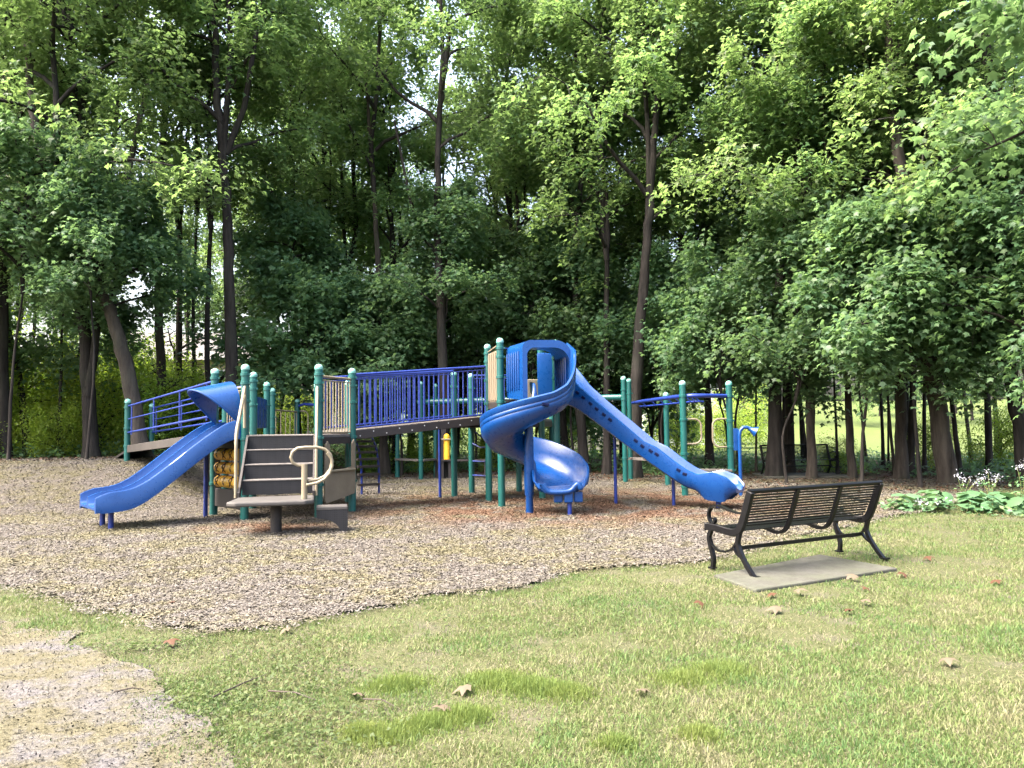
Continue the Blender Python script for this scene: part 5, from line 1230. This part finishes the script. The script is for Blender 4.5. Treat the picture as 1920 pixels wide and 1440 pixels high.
# clover patches
n = 3600
cx_ = np.concatenate([RNG.normal(a, s, n // 6) for a, s in ((-1.25, .30), (-1.5, .35), (-1.0, .25), (-2.5, .3), (.3, .6), (-1.7, .25))]); cy2 = np.concatenate([RNG.normal(a, s, n // 6) for a, s in ((4.3, .25), (4.9, .35), (3.7, .2), (5.25, .12), (5.9, .3), (4.1, .25))])
k = on_lawn(cx_, cy2, -.05); cx_, cy2 = cx_[k], cy2[k]
me = leaves_mesh('clover', np.stack([cx_, cy2, g(cx_, cy2) + RNG.uniform(.012, .05, len(cx_))], 1), RNG.uniform(0, 6.28, len(cx_)), .026, 'm', M['clover'], RNG, (.0, .3), .3)
tag(link('clover', me), 'patches of small leaved clover in the grass', 'clover', kind='stuff')
# wood chips
def chips(name, x, y, L, Wd, mat, label, cat, tilt=.28, off=.03):
    n = len(x); a = RNG.uniform(0, 6.28, n); ti = RNG.normal(0, tilt, n); t2 = RNG.normal(0, tilt, n)
    f = np.stack([np.cos(a) * np.cos(ti), np.sin(a) * np.cos(ti), np.sin(ti)], 1) * (L / 2)[:, None]
    s = np.stack([-np.sin(a) * np.cos(t2), np.cos(a) * np.cos(t2), np.sin(t2)], 1) * (Wd / 2)[:, None]
    c = np.stack([x, y, g(x, y) + off + RNG.uniform(0, .012, n)], 1)
    V = np.stack([c - f - s * .6, c - f * .8 + s, c + f + s * .7, c + f * .85 - s], 1).reshape(-1, 3)
    return tag(link(name, np_mesh(name, V, np.arange(n * 4), 4, mat)), label, cat, kind='stuff')
x, y = ground_pts(540000, 5.4, 23); k = RNG.random(len(x)) < sst(.30, -.05, mulch_d(x, y) + .25 * (fbm(x * 6, y * 6) - .5)); x, y = x[k], y[k]; n = len(x)
chips('wood_chips', x, y, .0175 * RNG.uniform(.5, 1.6, n) * (1 + .045 * y), .0072 * RNG.uniform(.6, 1.6, n) * (1 + .05 * y), M['chip'], 'loose wood chips covering the play area', 'wood chips')
x, y = ground_pts(60000, 2.7, 6.6); k = path_d(x, y) < .05; x, y = x[k], y[k]; n = len(x)
chips('gravel', x, y, .010 * RNG.uniform(.5, 1.8, n), .008 * RNG.uniform(.6, 1.6, n), M['path'], 'small pale stones on the path', 'gravel', .5, .018)
# fallen leaves
LF = [(-2.83, 6.4, 0), (-2.34, 5.3, 0), (-.24, 4.24, 1), (-.39, 3.94, 1), (1.47, 6.24, 0), (2.03, 5.95, 1), (2.98, 6.68, 0), (2.54, 5.86, 0), (2.72, 6.14, 1), (4.28, 6.86, 0), (2.15, 6.42, 0), (2.59, 4.7, 1), (.66, 4.17, 1), (-.87, 4.16, 1), (-1.59, 5.53, 1), (3.62, 7.3, 0), (4.3, 8.1, 0), (2.35, 6.55, 1), (3.1, 7.05, 1)]
LM = {}
for t_, mt in ((0, M['dryleaf']), (1, M['paleleaf'])):
    me = np_mesh('fallen_leaf', LEAF_5 * np.array([1, 1, 1.6]), LEAF_5F.ravel(), 3, mt); LM[t_] = me
for i, (lx, ly, t_) in enumerate(LF):
    o = bpy.data.objects.new('fallen_leaf', LM[t_]); COL.objects.link(o)
    s = rg.uniform(.085, .13); o.location = (lx, ly, gz(lx, ly) + .045); o.scale = (s, s, s); o.rotation_euler = (rg.uniform(-.3, .3), rg.uniform(-.3, .3), rr())
    tag(o, 'rust coloured maple leaf lying on the ground' if t_ == 0 else 'pale curled maple leaf lying in the grass', 'leaf', 'rusty fallen leaves' if t_ == 0 else 'pale fallen leaves')
# sticks
for (a, b) in (((-1.62, 4.2), (-1.45, 4.55)), ((-1.35, 4.28), (-1.05, 4.12)), ((-.80, 4.12), (-.62, 4.0)), ((-2.2, 4.3), (-2.05, 4.33))):
    mx, my = (a[0] + b[0]) / 2 + .02, (a[1] + b[1]) / 2
    o = MB().tube([(*a, gz(*a) + .03), (mx, my, gz(mx, my) + .045), (*b, gz(*b) + .03)], [.005, .004, .002], 6).build('fallen_twig', M['barkmid'], None, (*a, gz(*a)))
    tag(o, 'thin dry twig lying on the path edge', 'twig', 'twigs on the ground')

# ------------------------------------------------------------ flower bed at the right
bl = np.array([(0, 0, 0), (.18, .34, .02), (.5, .5, -.02), (.82, .34, -.08), (1.0, 0, -.18), (.82, -.34, -.08), (.5, -.5, -.02), (.18, -.34, .02), (.5, 0, .08)])
bf = np.array([(8, i, (i + 1) % 8) for i in range(8)])
bme = np_mesh('broad_leaf', bl, bf.ravel(), 3, M['leafbed'], True)
bp = [(6.35, 12.55), (6.7, 12.35), (7.05, 12.75), (6.75, 12.95), (7.3, 12.4), (7.6, 12.9), (7.95, 12.5), (7.5, 12.15), (8.2, 13.0), (8.3, 12.3), (7.9, 11.95), (8.6, 12.6), (7.2, 13.2), (8.0, 13.4)]
for i, (bx, by) in enumerate(bp):
    z0 = gz(bx, by)
    Pn = empty('broadleaf_plant', (bx, by, z0), 'low plant with broad rounded green leaves in the bed by the wood edge', 'plant', 'broad leaved plants in the bed')
    MB().tube([(bx, by, z0 - .03), (bx + .01, by, z0 + .16)], .012, 6).build('stem', M['stalk'], Pn)
    for k in range(10):
        o = link('leaf', bme, Pn, (bx + rg.uniform(-.10, .10), by + rg.uniform(-.10, .10), z0 + rg.uniform(.06, .30)))
        s = rg.uniform(.16, .28); o.scale = (s, s, s); o.rotation_euler = (rg.uniform(-.35, .35), rg.uniform(-.2, .5), k * 2.4 + rg.uniform(-.4, .4))
ast = [(6.60, 12.30, .20), (8.25, 13.4, .55), (8.75, 13.3, .68), (7.85, 13.5, .5), (9.05, 13.5, .78), (8.6, 12.7, .45)]
for i, (bx, by, hh) in enumerate(ast):
    z0 = gz(bx, by)
    Pn = empty('aster_plant', (bx, by, z0), 'aster with clusters of small pale lilac white flowers in the bed', 'flower', 'white asters in the bed')
    m = MB(); heads = []
    for k in range(6):
        a = rr(); t_ = rg.uniform(.06, .24); e = (bx + cos(a) * t_, by + sin(a) * t_, z0 + hh * rg.uniform(.75, 1.1)); heads.append(e)
        m.tube([(bx, by, z0 - .02), ((bx * 2 + e[0]) / 3, (by * 2 + e[1]) / 3, z0 + hh * .5), e], [.005, .004, .003], 5)
    m.build('stems', M['stalk'], Pn)
    for e in heads:
        pts = np.array([[e[0] + rg.gauss(0, .035), e[1] + rg.gauss(0, .035), e[2] + rg.gauss(0, .03)] for _ in range(22)]) - np.array([bx, by, z0])
        me = leaves_mesh('flower_cluster', pts, RNG.uniform(0, 6.28, 22), .030, 's', M['petal'], RNG, (0, .6), .6)
        tag(link('flower_cluster', me, Pn, (bx, by, z0)), kind='stuff')
    lp = np.array([[rg.gauss(0, .09), rg.gauss(0, .09), rg.uniform(.05, hh * .75)] for _ in range(60)])
    link('foliage', leaves_mesh('foliage', lp, RNG.uniform(0, 6.28, 60), .08, 's', M['leafbed'], RNG, (.2, .4), .4), Pn, (bx, by, z0))
# weeds and dry stems around the bed and wood edge
n = 3500
wx, wy = RNG.uniform(5.6, 10.5, n), RNG.uniform(11.3, 15.5, n); k = (fbm(wx * 1.5, wy * 1.5) > .46) & (sdf([(6.0, 12.6), (7.6, 11.6), (10.5, 10.8), (10.5, 14.6), (8.6, 14.2), (6.6, 13.4)], wx, wy) < .1); wx, wy = wx[k], wy[k]
me = leaves_mesh('ground_cover', np.stack([wx, wy, g(wx, wy) + RNG.uniform(.02, .16, len(wx))], 1), RNG.uniform(0, 6.28, len(wx)), .11, 's', M['leafbed'], RNG, (.2, .4), .5)
tag(link('ground_cover', me), 'mixed green weeds between the bed plants', 'weeds', kind='stuff')
